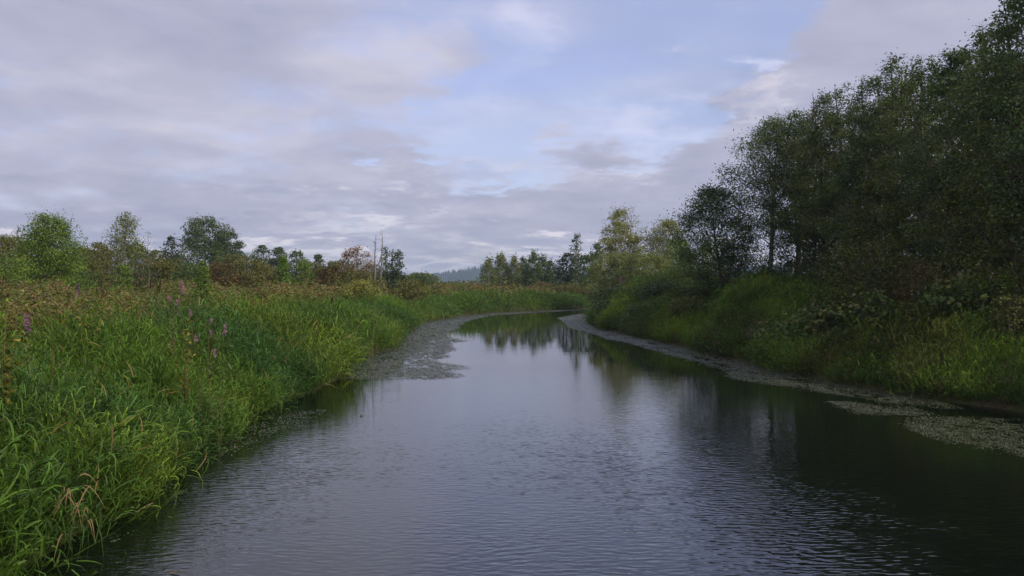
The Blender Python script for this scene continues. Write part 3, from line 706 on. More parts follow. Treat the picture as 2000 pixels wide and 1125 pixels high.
# far-off wood closing the plain
rg = np.random.default_rng(5); Vs, Qs, Ts, off = [], [], [], 0
n = 330; pxs = rg.uniform(-500, 2500, n); pxs = np.where((pxs > 855) & (pxs < 945), pxs + 200, pxs)
for i in range(n):
    Y = rg.uniform(380, 620); x = gx(pxs[i], Y); H_ = rg.uniform(6, 10.5); R_ = rg.uniform(4, 8)
    u = rg.normal(size=(150, 3)); u /= np.linalg.norm(u, axis=1)[:, None]; u *= rg.uniform(.75, 1.05, (150, 1))
    C = np.array([x, Y, 1 + H_ * 0.5]) + u * np.array([R_, R_, H_ * 0.5])
    V, Q_ = leaf_mesh(rg, C, 1.6, 0.8); Vs.append(V); Qs.append(Q_ + off); off += len(V); Ts.append(np.clip(rg.uniform(0, .7) + rg.uniform(0, .3, 150), 0, 1))
o = mesh_from('distant_wood', np.concatenate(Vs), np.concatenate(Qs), mat=M_BIRCHD, attrs={'tint': np.concatenate(Ts)})
tag(o, 'far wood closing the plain behind the nearer trees', kind='stuff')
# pale willow scrub at the foot of the hills
Vs, Qs, Ts, off = [], [], [], 0
for i in range(26):
    x = gx(rg.uniform(845, 960), 600); H_ = rg.uniform(3, 6)
    u = rg.normal(size=(120, 3)); u /= np.linalg.norm(u, axis=1)[:, None]
    C = np.array([x, 600 + rg.uniform(-20, 20), H_ * 0.4]) + u * np.array([4, 4, H_ * 0.5])
    V, Q_ = leaf_mesh(rg, C, 1.3, 0.8); Vs.append(V); Qs.append(Q_ + off); off += len(V); Ts.append(rg.uniform(0, 1, 120))
o = mesh_from('distant_scrub', np.concatenate(Vs), np.concatenate(Qs), mat=M_FARLEAF, attrs={'tint': np.concatenate(Ts)})
tag(o, 'pale scrub at the foot of the blue hills', kind='stuff')

# dead trunks
def snag(label, px, Y, top, seed, lean, fork, base_r, bk=None):
    x = gx(px, Y); z = g1(x, Y) - 0.1; H = CAMZ + (HZ - top) / F * Y - z; rng = np.random.default_rng(seed)
    root = empty('dead_tree', (x, Y, z)); tag(root, label, 'tree', 'bleached dead trunks on the left meadow')
    t = np.linspace(0, 1, 10)
    P_ = np.stack([lean * H * t + np.cumsum(rng.normal(0, .13, 10)) * t, np.cumsum(rng.normal(0, .03, 10)), H * t], 1)
    V, Q_ = tubes([(P_, base_r * (1 - t) ** 0.8 * rng.uniform(.85, 1.15, 10) + 0.012)], 7); mesh_from('trunk', V, Q_, mat=bk or M_SNAG, parent=root, smooth=True)
    ps = []
    for (s, dxx, L) in fork:
        o_ = np.array([np.interp(s, t, P_[:, c_]) for c_ in range(3)]); q = np.linspace(0, 1, 6)
        B = np.stack([o_[0] + dxx * L * np.sqrt(q), o_[1] + rng.normal(0, .1) * q, o_[2] + L * q ** 1.3], 1)
        ps.append((B, 0.06 * (1 - q) + 0.02))
    for _ in range(26):
        s = rng.uniform(.35, .98); o_ = np.array([np.interp(s, t, P_[:, c_]) for c_ in range(3)]); q = np.linspace(0, 1, 3)[:, None]
        B = o_ + np.array([rng.choice([-1, 1]) * rng.uniform(.1, .4), rng.normal(0, .2), rng.uniform(0, .3)]) * q
        ps.append((B, np.array([.02, .015, .01])))
    V, Q_ = tubes(ps, 5); mesh_from('branches', V, Q_, mat=bk or M_SNAG, parent=root, smooth=True)
snag('bleached dead trunk with forked crooked top, left of the pair', 733, 80, 458, 1, -0.03, [(0.55, 0.35, 2.2), (.3, -.25, 1.6)], 0.13)
snag('bleached dead trunk with tall straight needle top, right of the pair', 746, 80, 449, 2, 0.0, [], 0.12)
snag('short bare trunk leaning beside the tall needle topped one', 750, 82, 520, 3, 0.03, [], 0.12)
snag('thin dark bare pole standing left of the pointed willow', 34, 57, 440, 4, 0.05, [(0.8, -0.3, 0.5)], 0.03, M_TWIG)
snag('thin pale pole in front of the olive bush', 166, 64, 492, 5, 0.0, [], 0.03)

# ------------------------------------------------------------------ grass and weed templates (instanced)
def strip(P0, dirs, L, wd, arch, rng, nseg=3):
    """arching blades, vectorised: start points P0, start directions, lengths, widths, gravity bend"""
    n = len(P0); t = np.linspace(0, 1, nseg + 1)
    side = np.cross(dirs, [0, 0, 1.0]) + rng.normal(0, .25, (n, 3)); side /= np.linalg.norm(side, axis=1)[:, None] + 1e-9
    pts = P0[:, None] + dirs[:, None] * (L[:, None] * t)[..., None]
    pts[..., 2] -= (arch * L)[:, None] * t ** 2
    hor = dirs.copy(); hor[:, 2] = 0
    pts += hor[:, None] * (0.25 * arch * L)[:, None, None] * (t ** 2)[None, :, None]
    wt = np.interp(t, [0, .35, 1], [0.6, 1, 0.0])
    a = pts + side[:, None] * (wd[:, None] * wt)[..., None] * .5; b_ = pts - side[:, None] * (wd[:, None] * wt)[..., None] * .5
    V = np.stack([a, b_], 2).reshape(n, -1, 3); per = (nseg + 1) * 2
    base = np.arange(n)[:, None] * per; Qs = []
    for s_ in range(nseg): Qs.append(np.stack([base[:, 0] + 2 * s_, base[:, 0] + 2 * s_ + 1, base[:, 0] + 2 * s_ + 3, base[:, 0] + 2 * s_ + 2], 1))
    return V.reshape(-1, 3), np.stack(Qs, 1).reshape(-1, 4), nseg
def reed_tuft(seed, ncul, H, nl, ll, lw, rad, lean=0.22, arch=0.7, nseg=3, stalk=True):
    rng = np.random.default_rng(seed)
    bx = rng.normal(0, rad * .5, (ncul, 2)); out = rng.normal(0, lean, (ncul, 2)) + bx / rad * lean * 0.8
    D = np.concatenate([out, np.ones((ncul, 1))], 1); D /= np.linalg.norm(D, axis=1)[:, None]
    h = H * rng.uniform(.55, 1.05, ncul)
    c = np.repeat(np.arange(ncul), nl); s = np.tile(np.linspace(.2, 1, nl), ncul) + rng.normal(0, .06, ncul * nl)
    P0 = np.concatenate([bx, np.zeros((ncul, 1))], 1)[c] + D[c] * (h[c] * np.clip(s, .05, 1))[:, None]
    az_ = rng.uniform(0, 6.28, len(c)); rise = np.radians(rng.uniform(30, 80, len(c)))
    dd = np.stack([np.cos(az_) * np.cos(rise), np.sin(az_) * np.cos(rise), np.sin(rise)], 1) + D[c] * .5
    dd /= np.linalg.norm(dd, axis=1)[:, None]
    L = ll * rng.uniform(.6, 1.3, len(c)) * (1.1 - .3 * np.clip(s, 0, 1)); W_ = lw * rng.uniform(.7, 1.2, len(c))
    V, Q_, ns = strip(P0, dd, L, W_, arch * rng.uniform(.5, 1.5, len(c)), rng, nseg)
    tint = np.repeat(rng.uniform(0, 1, len(c)), ns)
    if stalk:
        V2, Q2, n2_ = strip(np.concatenate([bx, np.zeros((ncul, 1))], 1), D, h, np.full(ncul, lw * .6), np.full(ncul, .02), rng, 2)
        Q_ = np.concatenate([Q_, Q2 + len(V)]); V = np.concatenate([V, V2]); tint = np.concatenate([tint, np.repeat(rng.uniform(0, .5, ncul), n2_)])
    return V, Q_, tint
def weed_tuft(seed, nst, H, rad, nleaf, leaf):
    rng = np.random.default_rng(seed)
    bx = rng.normal(0, rad * .5, (nst, 2)); out = rng.normal(0, .14, (nst, 2)); h = H * rng.uniform(.6, 1.05, nst)
    D = np.concatenate([out, np.ones((nst, 1))], 1); P0 = np.concatenate([bx, np.zeros((nst, 1))], 1)
    V, Q_, ns = strip(P0, D / np.linalg.norm(D, axis=1)[:, None], h, np.full(nst, leaf * .16), np.full(nst, .02), rng, 2)
    tint = np.repeat(rng.uniform(.3, 1, nst), ns)
    c = rng.integers(0, nst, nleaf); s = rng.uniform(.15, 1.02, nleaf) ** .8
    C = P0[c] + D[c] * (h[c] * s)[:, None] + rng.normal(0, .05 * H * .6, (nleaf, 3)) * np.array([1, 1, .5])
    V2, Q2 = leaf_mesh(rng, C, leaf, .42, .6); t2 = np.clip(rng.uniform(0, 1, nleaf) * .7 + .35 * s, 0, 1)
    return np.concatenate([V, V2]), np.concatenate([Q_, Q2 + len(V)]), np.concatenate([tint, t2])
def collection_of(name, parts, mat):
    c = bpy.data.collections.new(name)
    for i, (V, Q_, t) in enumerate(parts):
        o = mesh_from('%s_template' % name, V, Q_, mat=mat, attrs={'tint': t}, link=False); c.objects.link(o)
    return c
C_NEAR = collection_of('near_grass', [reed_tuft(300 + i, 12, 1.0, 6, .48, .017, .24, .16, .85, 4) for i in range(6)], M_GRASS)
C_MID = collection_of('mid_grass', [reed_tuft(320 + i, 12, 1.0, 5, .46, .020, .34, .22, .8, 3) for i in range(5)], M_GRASS)
C_FAR = collection_of('far_grass', [reed_tuft(340 + i, 20, 1.0, 2, .6, .042, .6, .25, .6, 2, False) for i in range(4)], M_GRASS)
C_WEED = collection_of('weed', [weed_tuft(360 + i, 7, 1.0, .35, 110, .085) for i in range(5)], M_WEED)
C_WEEDF = collection_of('far_weed', [weed_tuft(380 + i, 9, 1.0, .8, 70, .2) for i in range(4)], M_WEED)

def scatter(name, label, coll, P_, eul, scl, colr, seed):
    n = len(P_); me = bpy.data.meshes.new(name); me.vertices.add(n); me.vertices.foreach_set('co', P_.astype(np.float32).ravel())
    rng = np.random.default_rng(seed)
    a = me.attributes.new('rot', 'FLOAT_VECTOR', 'POINT'); a.data.foreach_set('vector', eul.astype(np.float32).ravel())
    a = me.attributes.new('scl', 'FLOAT_VECTOR', 'POINT'); a.data.foreach_set('vector', scl.astype(np.float32).ravel())
    a = me.attributes.new('col', 'FLOAT_COLOR', 'POINT'); a.data.foreach_set('color', np.concatenate([colr, np.ones((n, 1))], 1).astype(np.float32).ravel())
    a = me.attributes.new('pick', 'INT', 'POINT'); a.data.foreach_set('value', rng.integers(0, len(coll.objects), n).astype(np.int32))
    o = bpy.data.objects.new(name, me); COL.objects.link(o); tag(o, label, kind='stuff')
    ng = bpy.data.node_groups.new(name + '_scatter', 'GeometryNodeTree')
    ng.interface.new_socket('Geometry', in_out='INPUT', socket_type='NodeSocketGeometry')
    ng.interface.new_socket('Geometry', in_out='OUTPUT', socket_type='NodeSocketGeometry')
    gi = ng.nodes.new('NodeGroupInput'); go = ng.nodes.new('NodeGroupOutput')
    mp = ng.nodes.new('GeometryNodeMeshToPoints'); ip = ng.nodes.new('GeometryNodeInstanceOnPoints'); ci = ng.nodes.new('GeometryNodeCollectionInfo')
    ci.inputs['Collection'].default_value = coll; ci.inputs['Separate Children'].default_value = True; ci.inputs['Reset Children'].default_value = True
    def na(nm, ty):
        q = ng.nodes.new('GeometryNodeInputNamedAttribute'); q.data_type = ty; q.inputs['Name'].default_value = nm; return q.outputs['Attribute']
    er = ng.nodes.new('FunctionNodeEulerToRotation'); L = ng.links
    L.new(gi.outputs[0], mp.inputs[0]); L.new(mp.outputs[0], ip.inputs['Points']); L.new(ci.outputs[0], ip.inputs['Instance'])
    ip.inputs['Pick Instance'].default_value = True
    L.new(na('pick', 'INT'), ip.inputs['Instance Index']); L.new(na('rot', 'FLOAT_VECTOR'), er.inputs[0])
    L.new(er.outputs[0], ip.inputs['Rotation']); L.new(na('scl', 'FLOAT_VECTOR'), ip.inputs['Scale']); L.new(ip.outputs[0], go.inputs[0])
    md = o.modifiers.new('scatter', 'NODES'); md.node_group = ng
    return o
def eul_tilt(phi, th, psi):
    """matrix Rz(phi) Ry(th) Rz(psi) as XYZ euler"""
    cp, sp, ct, st, cs, ss = np.cos(phi), np.sin(phi), np.cos(th), np.sin(th), np.cos(psi), np.sin(psi)
    R00 = cp * ct * cs - sp * ss; R10 = sp * ct * cs + cp * ss; R20 = -st * cs
    R21 = st * ss; R22 = ct
    return np.stack([np.arctan2(R21, R22), np.arcsin(np.clip(-R20, -1, 1)), np.arctan2(R10, R00)], 1)

def field(rng, dens, x0, x1, y0, y1, margin=1.12, extra=3.0):
    n = int(dens * (x1 - x0) * (y1 - y0)); x = rng.uniform(x0, x1, n); y = rng.uniform(y0, y1, n)
    k_ = np.abs(x) < (0.643 * np.abs(y)) * margin + extra
    return x[k_], y[k_]
def toward_water(x, y):
    e = 0.25; gx_ = shore(x + e, y)[0] - shore(x - e, y)[0]; gy_ = shore(x, y + e)[0] - shore(x, y - e)[0]
    return np.arctan2(-gy_, -gx_)
def lerp(a, b, t): return a + (b - a) * t[:, None]
GREEN = np.array([0.086, 0.158, 0.018]); COOL = np.array([0.052, 0.122, 0.030]); YEL = np.array([0.14, 0.20, 0.022])
DEEP = np.array([0.045, 0.10, 0.010]); STRAW = np.array([0.20, 0.15, 0.06]); RUSTC = np.array([0.155, 0.10, 0.04]); OLIV = np.array([0.14, 0.15, 0.032])
def gcol(x, y, rng, s=0):
    a = fbm(x * .22 + 3, y * .22, 20 + s); b_ = fbm(x * .55, y * .55, 30 + s)
    c = lerp(lerp(np.broadcast_to(GREEN, (len(x), 3)), COOL, sm(a, .46, .66) * .85), YEL, sm(b_, .55, .72) * .75)
    c = lerp(c, DEEP, sm(1 - b_, .55, .75) * .5)
    if s == 0: c = lerp(c, np.array([.15, .165, .022]), sm(shore(x, y)[0], 2.5, 9) * sm(y, 9, 20) * .75)
    return c * rng.uniform(.8, 1.2, (len(x), 1))
def lerp1(a, b_, t): return a + (b_ - a) * t
def make_grass(name, label, coll, rng, x, y, hgt, keep=None, seedc=0, colf=None, leanmax=.75, dmax=1.6):
    dd, side = shore(x, y); k_ = dd > np.where(side > 0, .02, np.where(y > 24, .05, -.14))
    if keep is not None: k_ &= keep(x, y, dd, side)
    for bx_, by_, br_ in BR: k_ &= np.hypot(x - bx_, y - by_) > br_
    x, y, dd, side = x[k_], y[k_], dd[k_], side[k_]
    z = ground(x, y) - 0.05
    n = len(x); ph = toward_water(x, y)
    th = leanmax * (1 - sm(dd, -.1, dmax)) * rng.uniform(.5, 1.2, n)
    a2 = fbm(x * .4, y * .4, 44) * 12.0; th2 = .12 + .28 * fbm(x * .8, y * .8, 50)
    fq = lerp1(.62, .30, sm(y, 35, 75)); e1 = .15
    def mound(xx, yy): return .75 * vnoise(xx * fq + .35 * yy * fq, yy * fq * .9, 61) + .25 * vnoise(xx * fq * 2.3, yy * fq * 2.3, 62)
    mo = mound(x, y); mgx = (mound(x + e1, y) - mound(x - e1, y)) / (2 * e1 * fq); mgy = (mound(x, y + e1) - mound(x, y - e1)) / (2 * e1 * fq)
    vx = np.cos(ph) * th + np.cos(a2) * th2 * .5 - mgx * .55; vy = np.sin(ph) * th + np.sin(a2) * th2 * .5 - mgy * .55
    e = eul_tilt(np.arctan2(vy, vx), np.hypot(vx, vy), rng.uniform(0, 6.28, n))
    h = hgt(x, y, dd) * np.where(side > 0, .40 + 1.15 * np.clip(mo, .15, .95), .36 + 1.15 * np.clip(mo, .1, .95)) * rng.uniform(.85, 1.15, n)
    s_ = np.stack([h * rng.uniform(.9, 1.15, n), h * rng.uniform(.9, 1.15, n), h], 1)
    c = (colf or gcol)(x, y, rng) * (.68 + .62 * vnoise(x * fq * 1.1 + 9, y * fq, 75))[:, None]
    z = z + .28 * (mo - .4) * sm(dd, 0, 1.2)
    return scatter(name, label, coll, np.stack([x, y, z], 1), e, s_, c, seedc)

rg = np.random.default_rng(77)
# near left bank
def notbrown(x, y, d_, s):
    p = np.clip(sm(d_, 3, 8) * sm(y, 16, 27) * (0.55 + .9 * fbm(x * .15, y * .15, 71)), 0, .96)
    return rg.uniform(0, 1, len(x)) > p
x, y = field(rg, 21, -22, -3, 3, 23)
make_grass('reed_grass', 'bright green reed grass leaning over the water on the near left bank', C_NEAR, rg, x, y,
           lambda x, y, d_: 1.08 + .0 * x, lambda x, y, d_, s: (s < 0) & notbrown(x, y, d_, s), 1)
# left bank middle distance
x, y = field(rg, 13, -48, 2, 22, 62)
make_grass('reed_grass', 'reed grass along the left bank up to the bend', C_MID, rg, x, y,
           lambda x, y, d_: 1.22 - .30 * sm(y, 26, 44), lambda x, y, d_, s: (s < 0) & notbrown(x, y, d_, s), 2, leanmax=.38)
# far bank
x, y = field(rg, 5.0, -60, 60, 60, 150)
make_grass('reed_grass', 'bright reed grass on the far bank beyond the bend', C_FAR, rg, x, y,
           lambda x, y, d_: 1.15 + 0 * x, lambda x, y, d_, s: (s < 0) & (d_ < 12) & (rg.uniform(0, 1, len(x)) > sm(d_, 3, 7)), 3, leanmax=.4)
# right bank
def rcol(x, y, rng):
    c = gcol(x, y, rng, 5); t = sm(fbm(x * .5, y * .5, 81), .5, .7)
    return lerp(lerp(c * np.array([1.25, 1.22, 1.0]), DEEP * .55, sm(vnoise(x * .9, y * .9, 83), .5, .8) * .7), STRAW * .5, t * .5)
x, y = field(rg, 16, 5, 34, 14, 62)
make_grass('bank_grass', 'shaded green grass hanging down the right bank', C_MID, rg, x, y,
           lambda x, y, d_: .95 + 0 * x, lambda x, y, d_, s: (s > 0) & (d_ < 9), 4, colf=rcol, leanmax=.38, dmax=1.6)
x, y = field(rg, 4, 5, 60, 62, 116)
make_grass('bank_grass', 'green grass behind the tip of the right bank', C_FAR, rg, x, y,
           lambda x, y, d_: 1.1 + 0 * x, lambda x, y, d_, s: (s > 0) & (d_ < 12), 5)
# meadow weeds
def wcol(x, y, rng):
    a = fbm(x * .12, y * .3, 90); n = len(x); r_ = rng.uniform(0, 1, n)
    c = lerp(np.broadcast_to(OLIV, (n, 3)), RUSTC, sm(a * .6 + r_ * .4, .42, .62))
    c = lerp(c, GREEN * .9, (r_ < .34) * .8)
    return c * rng.uniform(.75, 1.2, (n, 1))
x, y = field(rg, 9, -48, 0, 15, 62)
make_grass('meadow_weeds', 'rusty and olive weeds of the left meadow', C_WEED, rg, x, y,
           lambda x, y, d_: 1.35 + .25 * sm(y, 30, 50), lambda x, y, d_, s: (s < 0) & (d_ > 4.5) & ~notbrown(x, y, d_, s) , 6, colf=wcol)
x, y = field(rg, 2.4, -125, 50, 60, 180)
make_grass('meadow_weeds', 'brownish weeds of the meadow beyond the bend', C_WEEDF, rg, x, y,
           lambda x, y, d_: 1.55 + 0 * x, lambda x, y, d_, s: (s < 0) & (d_ > 5), 7, colf=wcol)
x, y = field(rg, 5, 8, 48, 16, 75)
def ucol(x, y, rng):
    r_ = rng.uniform(0, 1, len(x)); return lerp(np.broadcast_to(DEEP * .9, (len(x), 3)), RUSTC * .6, sm(r_, .6, .8)) * rng.uniform(.7, 1.2, (len(x), 1))
make_grass('bank_weeds', 'dark leafy weeds on the crest of the right bank', C_WEED, rg, x, y,
           lambda x, y, d_: 1.0 + .2 * sm(d_, 4, 8), lambda x, y, d_, s: (s > 0) & (d_ > 2.4), 8, colf=ucol)

x, y = field(rg, 40, 5, 16, 17, 70)
make_grass('bank_weeds', 'dark weeds and rootlets hanging at the foot of the right bank', C_WEED, rg, x, y,
           lambda x, y, d_: .55 + 0 * x, lambda x, y, d_, s: (s > 0) & (d_ < .7), 9, colf=ucol, leanmax=.9, dmax=.9)

# ------------------------------------------------------------------ floating leaves on the water
def px_poly(pts): return [wat(a, b_) for a, b_ in pts]
MATS = [
    px_poly([(660, 742), (700, 700), (780, 668), (790, 640), (830, 624), (930, 610), (1060, 605), (1150, 602), (1200, 599), (1200, 601), (1150, 604.5), (1060, 610), (960, 616), (905, 629), (893, 640),
             (870, 652), (880, 660), (920, 666), (872, 672), (886, 684), (868, 690), (880, 697), (830, 704), (880, 707), (905, 718), (878, 724), (896, 737), (800, 742)]),
    px_poly([(1880, 797), (1850, 788), (1800, 776), (1650, 748), (1560, 728), (1450, 702), (1400, 688), (1300, 665), (1200, 643), (1150, 630), (1140, 612), (1092, 621), (1112, 640), (1165, 654),
             (1240, 674), (1290, 689), (1345, 702), (1410, 722), (1440, 738), (1500, 750), (1600, 764), (1700, 782), (1800, 793), (1845, 799)]),
    px_poly([(1600, 784), (1660, 786), (1790, 797), (1760, 812), (1700, 805), (1640, 799)]),
    px_poly([(1758, 826), (1800, 812), (1900, 815), (2030, 822), (2060, 905), (1960, 885), (1870, 868), (1800, 850)]),
]
THIN = [px_poly([(400, 870), (470, 820), (560, 800), (640, 800), (600, 830), (540, 850), (470, 880), (400, 905)]),
        px_poly([(180, 1060), (260, 970), (330, 940), (380, 940), (350, 980), (300, 1000), (240, 1060)])]
rg = np.random.default_rng(99); Ps, Ss = [], []
def mat_fill(poly, dens, size_f, cut, soft=.6):
    P_ = np.array(poly); lo, hi = P_.min(0), P_.max(0); n = int(dens * (hi - lo).prod())
    x = rg.uniform(lo[0], hi[0], n); y = rg.uniform(lo[1], hi[1], n)
    k0 = rg.uniform(0, 1, n) < np.clip((22 / y) ** 1.5, 0, 1); x, y = x[k0], y[k0]; n = len(x); sc = 1.0
    xj, yj = rg.normal(0, .12, n), rg.normal(0, .25, n)
    k_ = inside(x + xj + (fbm(x * 1.3 / sc, y * .35 / sc, 5) - .5) * soft * sc, y + yj + (fbm(x * 1.5 / sc, y * .8 / sc, 8) - .5) * soft * 3 * sc, poly)
    k_ &= .55 * fbm(x * 1.9, y * .7, 12, 3) + .45 * vnoise(x * 7, y * 4, 15) + rg.uniform(-.14, .14, n) > cut
    k_ &= shore(x, y)[0] < .1
    return x[k_], y[k_], size_f * np.clip(y[k_] / 22, 1, 5) ** .78
for i, pl in enumerate(MATS):
    a, b_, s_ = mat_fill(pl, 2200, .034, .385); Ps.append(np.stack([a, b_, rg.uniform(.004, .010, len(a))], 1)); Ss.append(s_)
for pl in THIN:
    a, b_, s_ = mat_fill(pl, 700, .035, .50); Ps.append(np.stack([a, b_, rg.uniform(.004, .009, len(a))], 1)); Ss.append(s_)
C = np.concatenate(Ps); sz = np.concatenate(Ss); n = len(C); print('pond leaves', n)
az_ = rg.uniform(0, 6.28, n); D = np.stack([np.cos(az_), np.sin(az_), rg.normal(0, .14, n)], 1); B = np.stack([-np.sin(az_), np.cos(az_), rg.normal(0, .16, n)], 1)
s_ = (sz * rg.uniform(.6, 1.4, n))[:, None]
V = np.stack([C - D * s_ * .5, C + B * s_ * .32, C + D * s_ * .5, C - B * s_ * .32], 1).reshape(-1, 3); V[:, 2] = np.maximum(V[:, 2], .003)
o = mesh_from('floating_pondweed', V, np.arange(n * 4).reshape(-1, 4), mat=M_POND, attrs={'tint': np.clip(rg.beta(1.6, 2.2, n) + (rg.uniform(0, 1, n) > .985) * .6, 0, 1)})
tag(o, 'grey brown mats of floating pondweed leaves along both banks', kind='stuff')

# ------------------------------------------------------------------ single plants that can be told apart
M_LOOS = plain_mat('loosestrife_flower', (0.28, 0.07, 0.28), .6, .2, .2)
M_PINK = plain_mat('balsam_flower', (0.42, 0.20, 0.33), .6, .2, .3)
M_HEAD = plain_mat('cattail_head', (0.045, 0.025, 0.015), .95, .1)
M_STEM = plain_mat('reddish_stem', (0.11, 0.075, 0.03))
M_GST = plain_mat('green_stem', (0.06, 0.11, 0.03))
M_BLEAF = plain_mat('balsam_leaf', (0.075, 0.12, 0.03), .5, .3, .25)
M_YLEAF = leaf_mat('yellowing_leaf', [(0.06, 0.10, 0.02), (0.14, 0.16, 0.03), (0.36, 0.27, 0.04)], .3, .3)
M_RUSH = plain_mat('cattail_leaf', (0.045, 0.095, 0.028), .5, .3, .2)
M_STRAW = plain_mat('straw_blade', (0.22, 0.155, 0.07), .6, .2, .2)

def flower_plant(name, label, px, Y, top, fm, seed, nst=3, hw=.12, spike=.3, leafm=None, cat='flowering plant', group=None, fl=.035, tipy=None):
    x = gx(px, Y); z = g1(x, Y) - .03; H = CAMZ + (HZ - top) / F * Y - z; rng = np.random.default_rng(seed)
    root = empty(name, (x, Y, z)); tag(root, label, cat, group)
    for i in range(nst):
        tipo = np.array([rng.normal(0, hw), rng.normal(0, hw), H * (1 if i == 0 else rng.uniform(.82, .98))]); q = np.linspace(0, 1, 6)[:, None]
        P_ = tipo * q; P_[:, 0] += .04 * np.sin(q[:, 0] * 4 + i)
        V, Q_ = tubes([(P_, np.linspace(.007, .003, 6))], 5); mesh_from('stem', V, Q_, mat=M_STEM, parent=root, smooth=True)
        n = 60; s = 1 - rng.uniform(0, spike, n); C = tipo * s[:, None] + rng.normal(0, .6, (n, 3)) * fl * np.array([1, 1, .7])
        V, Q_ = leaf_mesh(rng, C, fl, .8); mesh_from('flower_spike', V, Q_, mat=fm, parent=root)
    n = 46; t = rng.uniform(.25, .9, n); C = np.stack([rng.normal(0, hw + .05, n), rng.normal(0, hw + .05, n), H * t], 1)
    V, Q_ = leaf_mesh(rng, C, .12, .3, .6); mesh_from('foliage', V, Q_, mat=leafm or M_BLEAF, parent=root)
flower_plant('purple_loosestrife', 'upright purple loosestrife spike near the left frame edge', 52, 12, 612, M_LOOS, 1, 1, .02, .16)
flower_plant('purple_loosestrife', 'small purple loosestrife far back below the pointed willow', 153, 30, 553, M_LOOS, 2, 2, .1, .16)
flower_plant('himalayan_balsam', 'pink flowered stem leaning above the weeds right of the cattails', 348, 20, 549, M_PINK, 3, 2, .10, .1, fl=.032)
flower_plant('himalayan_balsam', 'faded pink flower just below the upper pink flower', 335, 18, 576, M_PINK, 4, 2, .08, .07, fl=.028)
flower_plant('himalayan_balsam', 'tall leafy plant with several pink flower heads above the bank', 402, 15, 603, M_PINK, 5, 4, .22, .05, fl=.022)
flower_plant('himalayan_balsam', 'pink flower heads on the slope right of the tall plant', 424, 14.6, 634, M_PINK, 6, 2, .09, .07, fl=.024)
flower_plant('purple_loosestrife', 'dull purple flowers on the dark bush at the right bank tip', 1212, 59, 540, M_LOOS, 7, 4, .6, .08, fl=.035)

def leafy(name, label, px, Y, top, seed, n, leaf, mt, wd, cat='plant'):
    x = gx(px, Y); z = g1(x, Y) - .03; H = CAMZ + (HZ - top) / F * Y - z; rng = np.random.default_rng(seed)
    root = empty(name, (x, Y, z)); tag(root, label, cat); ps = []
    tips = np.stack([rng.normal(0, wd, 6), rng.normal(0, wd, 6), H * rng.uniform(.75, 1, 6)], 1)
    for tp in tips: ps.append((tp * np.linspace(0, 1, 5)[:, None] ** np.array([1.3, 1.3, 1]), np.linspace(.009, .003, 5)))
    V, Q_ = tubes(ps, 5); mesh_from('stem', V, Q_, mat=M_STEM, parent=root, smooth=True)
    c = rng.integers(0, 6, n); s = rng.uniform(.35, 1, n)[:, None]; C = tips[c] * s ** np.array([1.3, 1.3, 1]) + rng.normal(0, .05, (n, 3))
    V, Q_ = leaf_mesh(rng, C, leaf, .55, .5, .4); mesh_from('foliage', V, Q_, mat=mt, parent=root, attrs={'tint': rng.uniform(0, 1, n)})
leafy('yellowing_shrub', 'leafy plant with yellow leaves at the left frame edge', 4, 10.5, 618, 1, 120, .11, M_YLEAF, .16)
leafy('yellowing_shrub', 'small yellow leaved weed amid the bright grass', 165, 17, 600, 2, 120, .09, M_YLEAF, .2)
leafy('yellowing_shrub', 'weed with one bright yellow leaf beside the pink flowers', 362, 15.5, 606, 3, 80, .1, M_YLEAF, .12)

def cattail(label, px, Y, top, seed, nb, heads, wd):
    x = gx(px, Y); z = g1(x, Y) - .03; H = CAMZ + (HZ - top) / F * Y - z; rng = np.random.default_rng(seed)
    root = empty('cattail', (x, Y, z)); tag(root, label, 'cattail', 'cattail clumps on the left bank')
    P0 = np.stack([rng.normal(0, wd, nb), rng.normal(0, wd, nb), np.zeros(nb)], 1); D = np.stack([rng.normal(0, .10, nb), rng.normal(0, .10, nb), np.ones(nb)], 1)
    D /= np.linalg.norm(D, axis=1)[:, None]
    V, Q_, _ = strip(P0, D, H * rng.uniform(.7, 1, nb), np.full(nb, .022 * max(1, Y / 18)), rng.uniform(0, .12, nb), rng, 5); mesh_from('blades', V, Q_, mat=M_RUSH, parent=root)
    for i in range(heads):
        b0 = np.array([rng.normal(0, wd), rng.normal(0, wd), 0]); tp = b0 + np.array([rng.normal(0, .12), 0, H * rng.uniform(.85, .97)])
        q = np.linspace(0, 1, 4)[:, None]; V, Q_ = tubes([(b0 + (tp - b0) * q, np.array([.008, .007, .006, .004]))], 5)
        st = mesh_from('stem', V, Q_, mat=M_GST, parent=root, smooth=True)
        hd = np.linspace(.84, .95, 6)[:, None]; V, Q_ = tubes([(b0 + (tp - b0) * hd, np.array([.004, .018, .021, .021, .018, .004]) * max(1, Y / 22))], 8)
        mesh_from('seed_head', V, Q_, mat=M_HEAD, parent=root, smooth=True)
cattail('tall cattail clump standing above the weeds left of the pink flowers', 304, 21, 520, 1, 34, 3, .16)
cattail('dense dark cattail clump at the bank edge near the dead trunks', 738, 42, 574, 2, 70, 2, .35)
cattail('cattail clump with a dark head below the brown bushes', 497, 27, 566, 3, 22, 2, .2)
cattail('cattail clump left of the low light bush', 652, 33, 566, 4, 34, 2, .25)
cattail('thin cattail leaves at the edge of the meadow behind the tall grass', 590, 29, 574, 5, 30, 1, .3)
cattail('cattail clump between the tall one and the feathery sapling', 372, 25, 560, 6, 22, 0, .2)

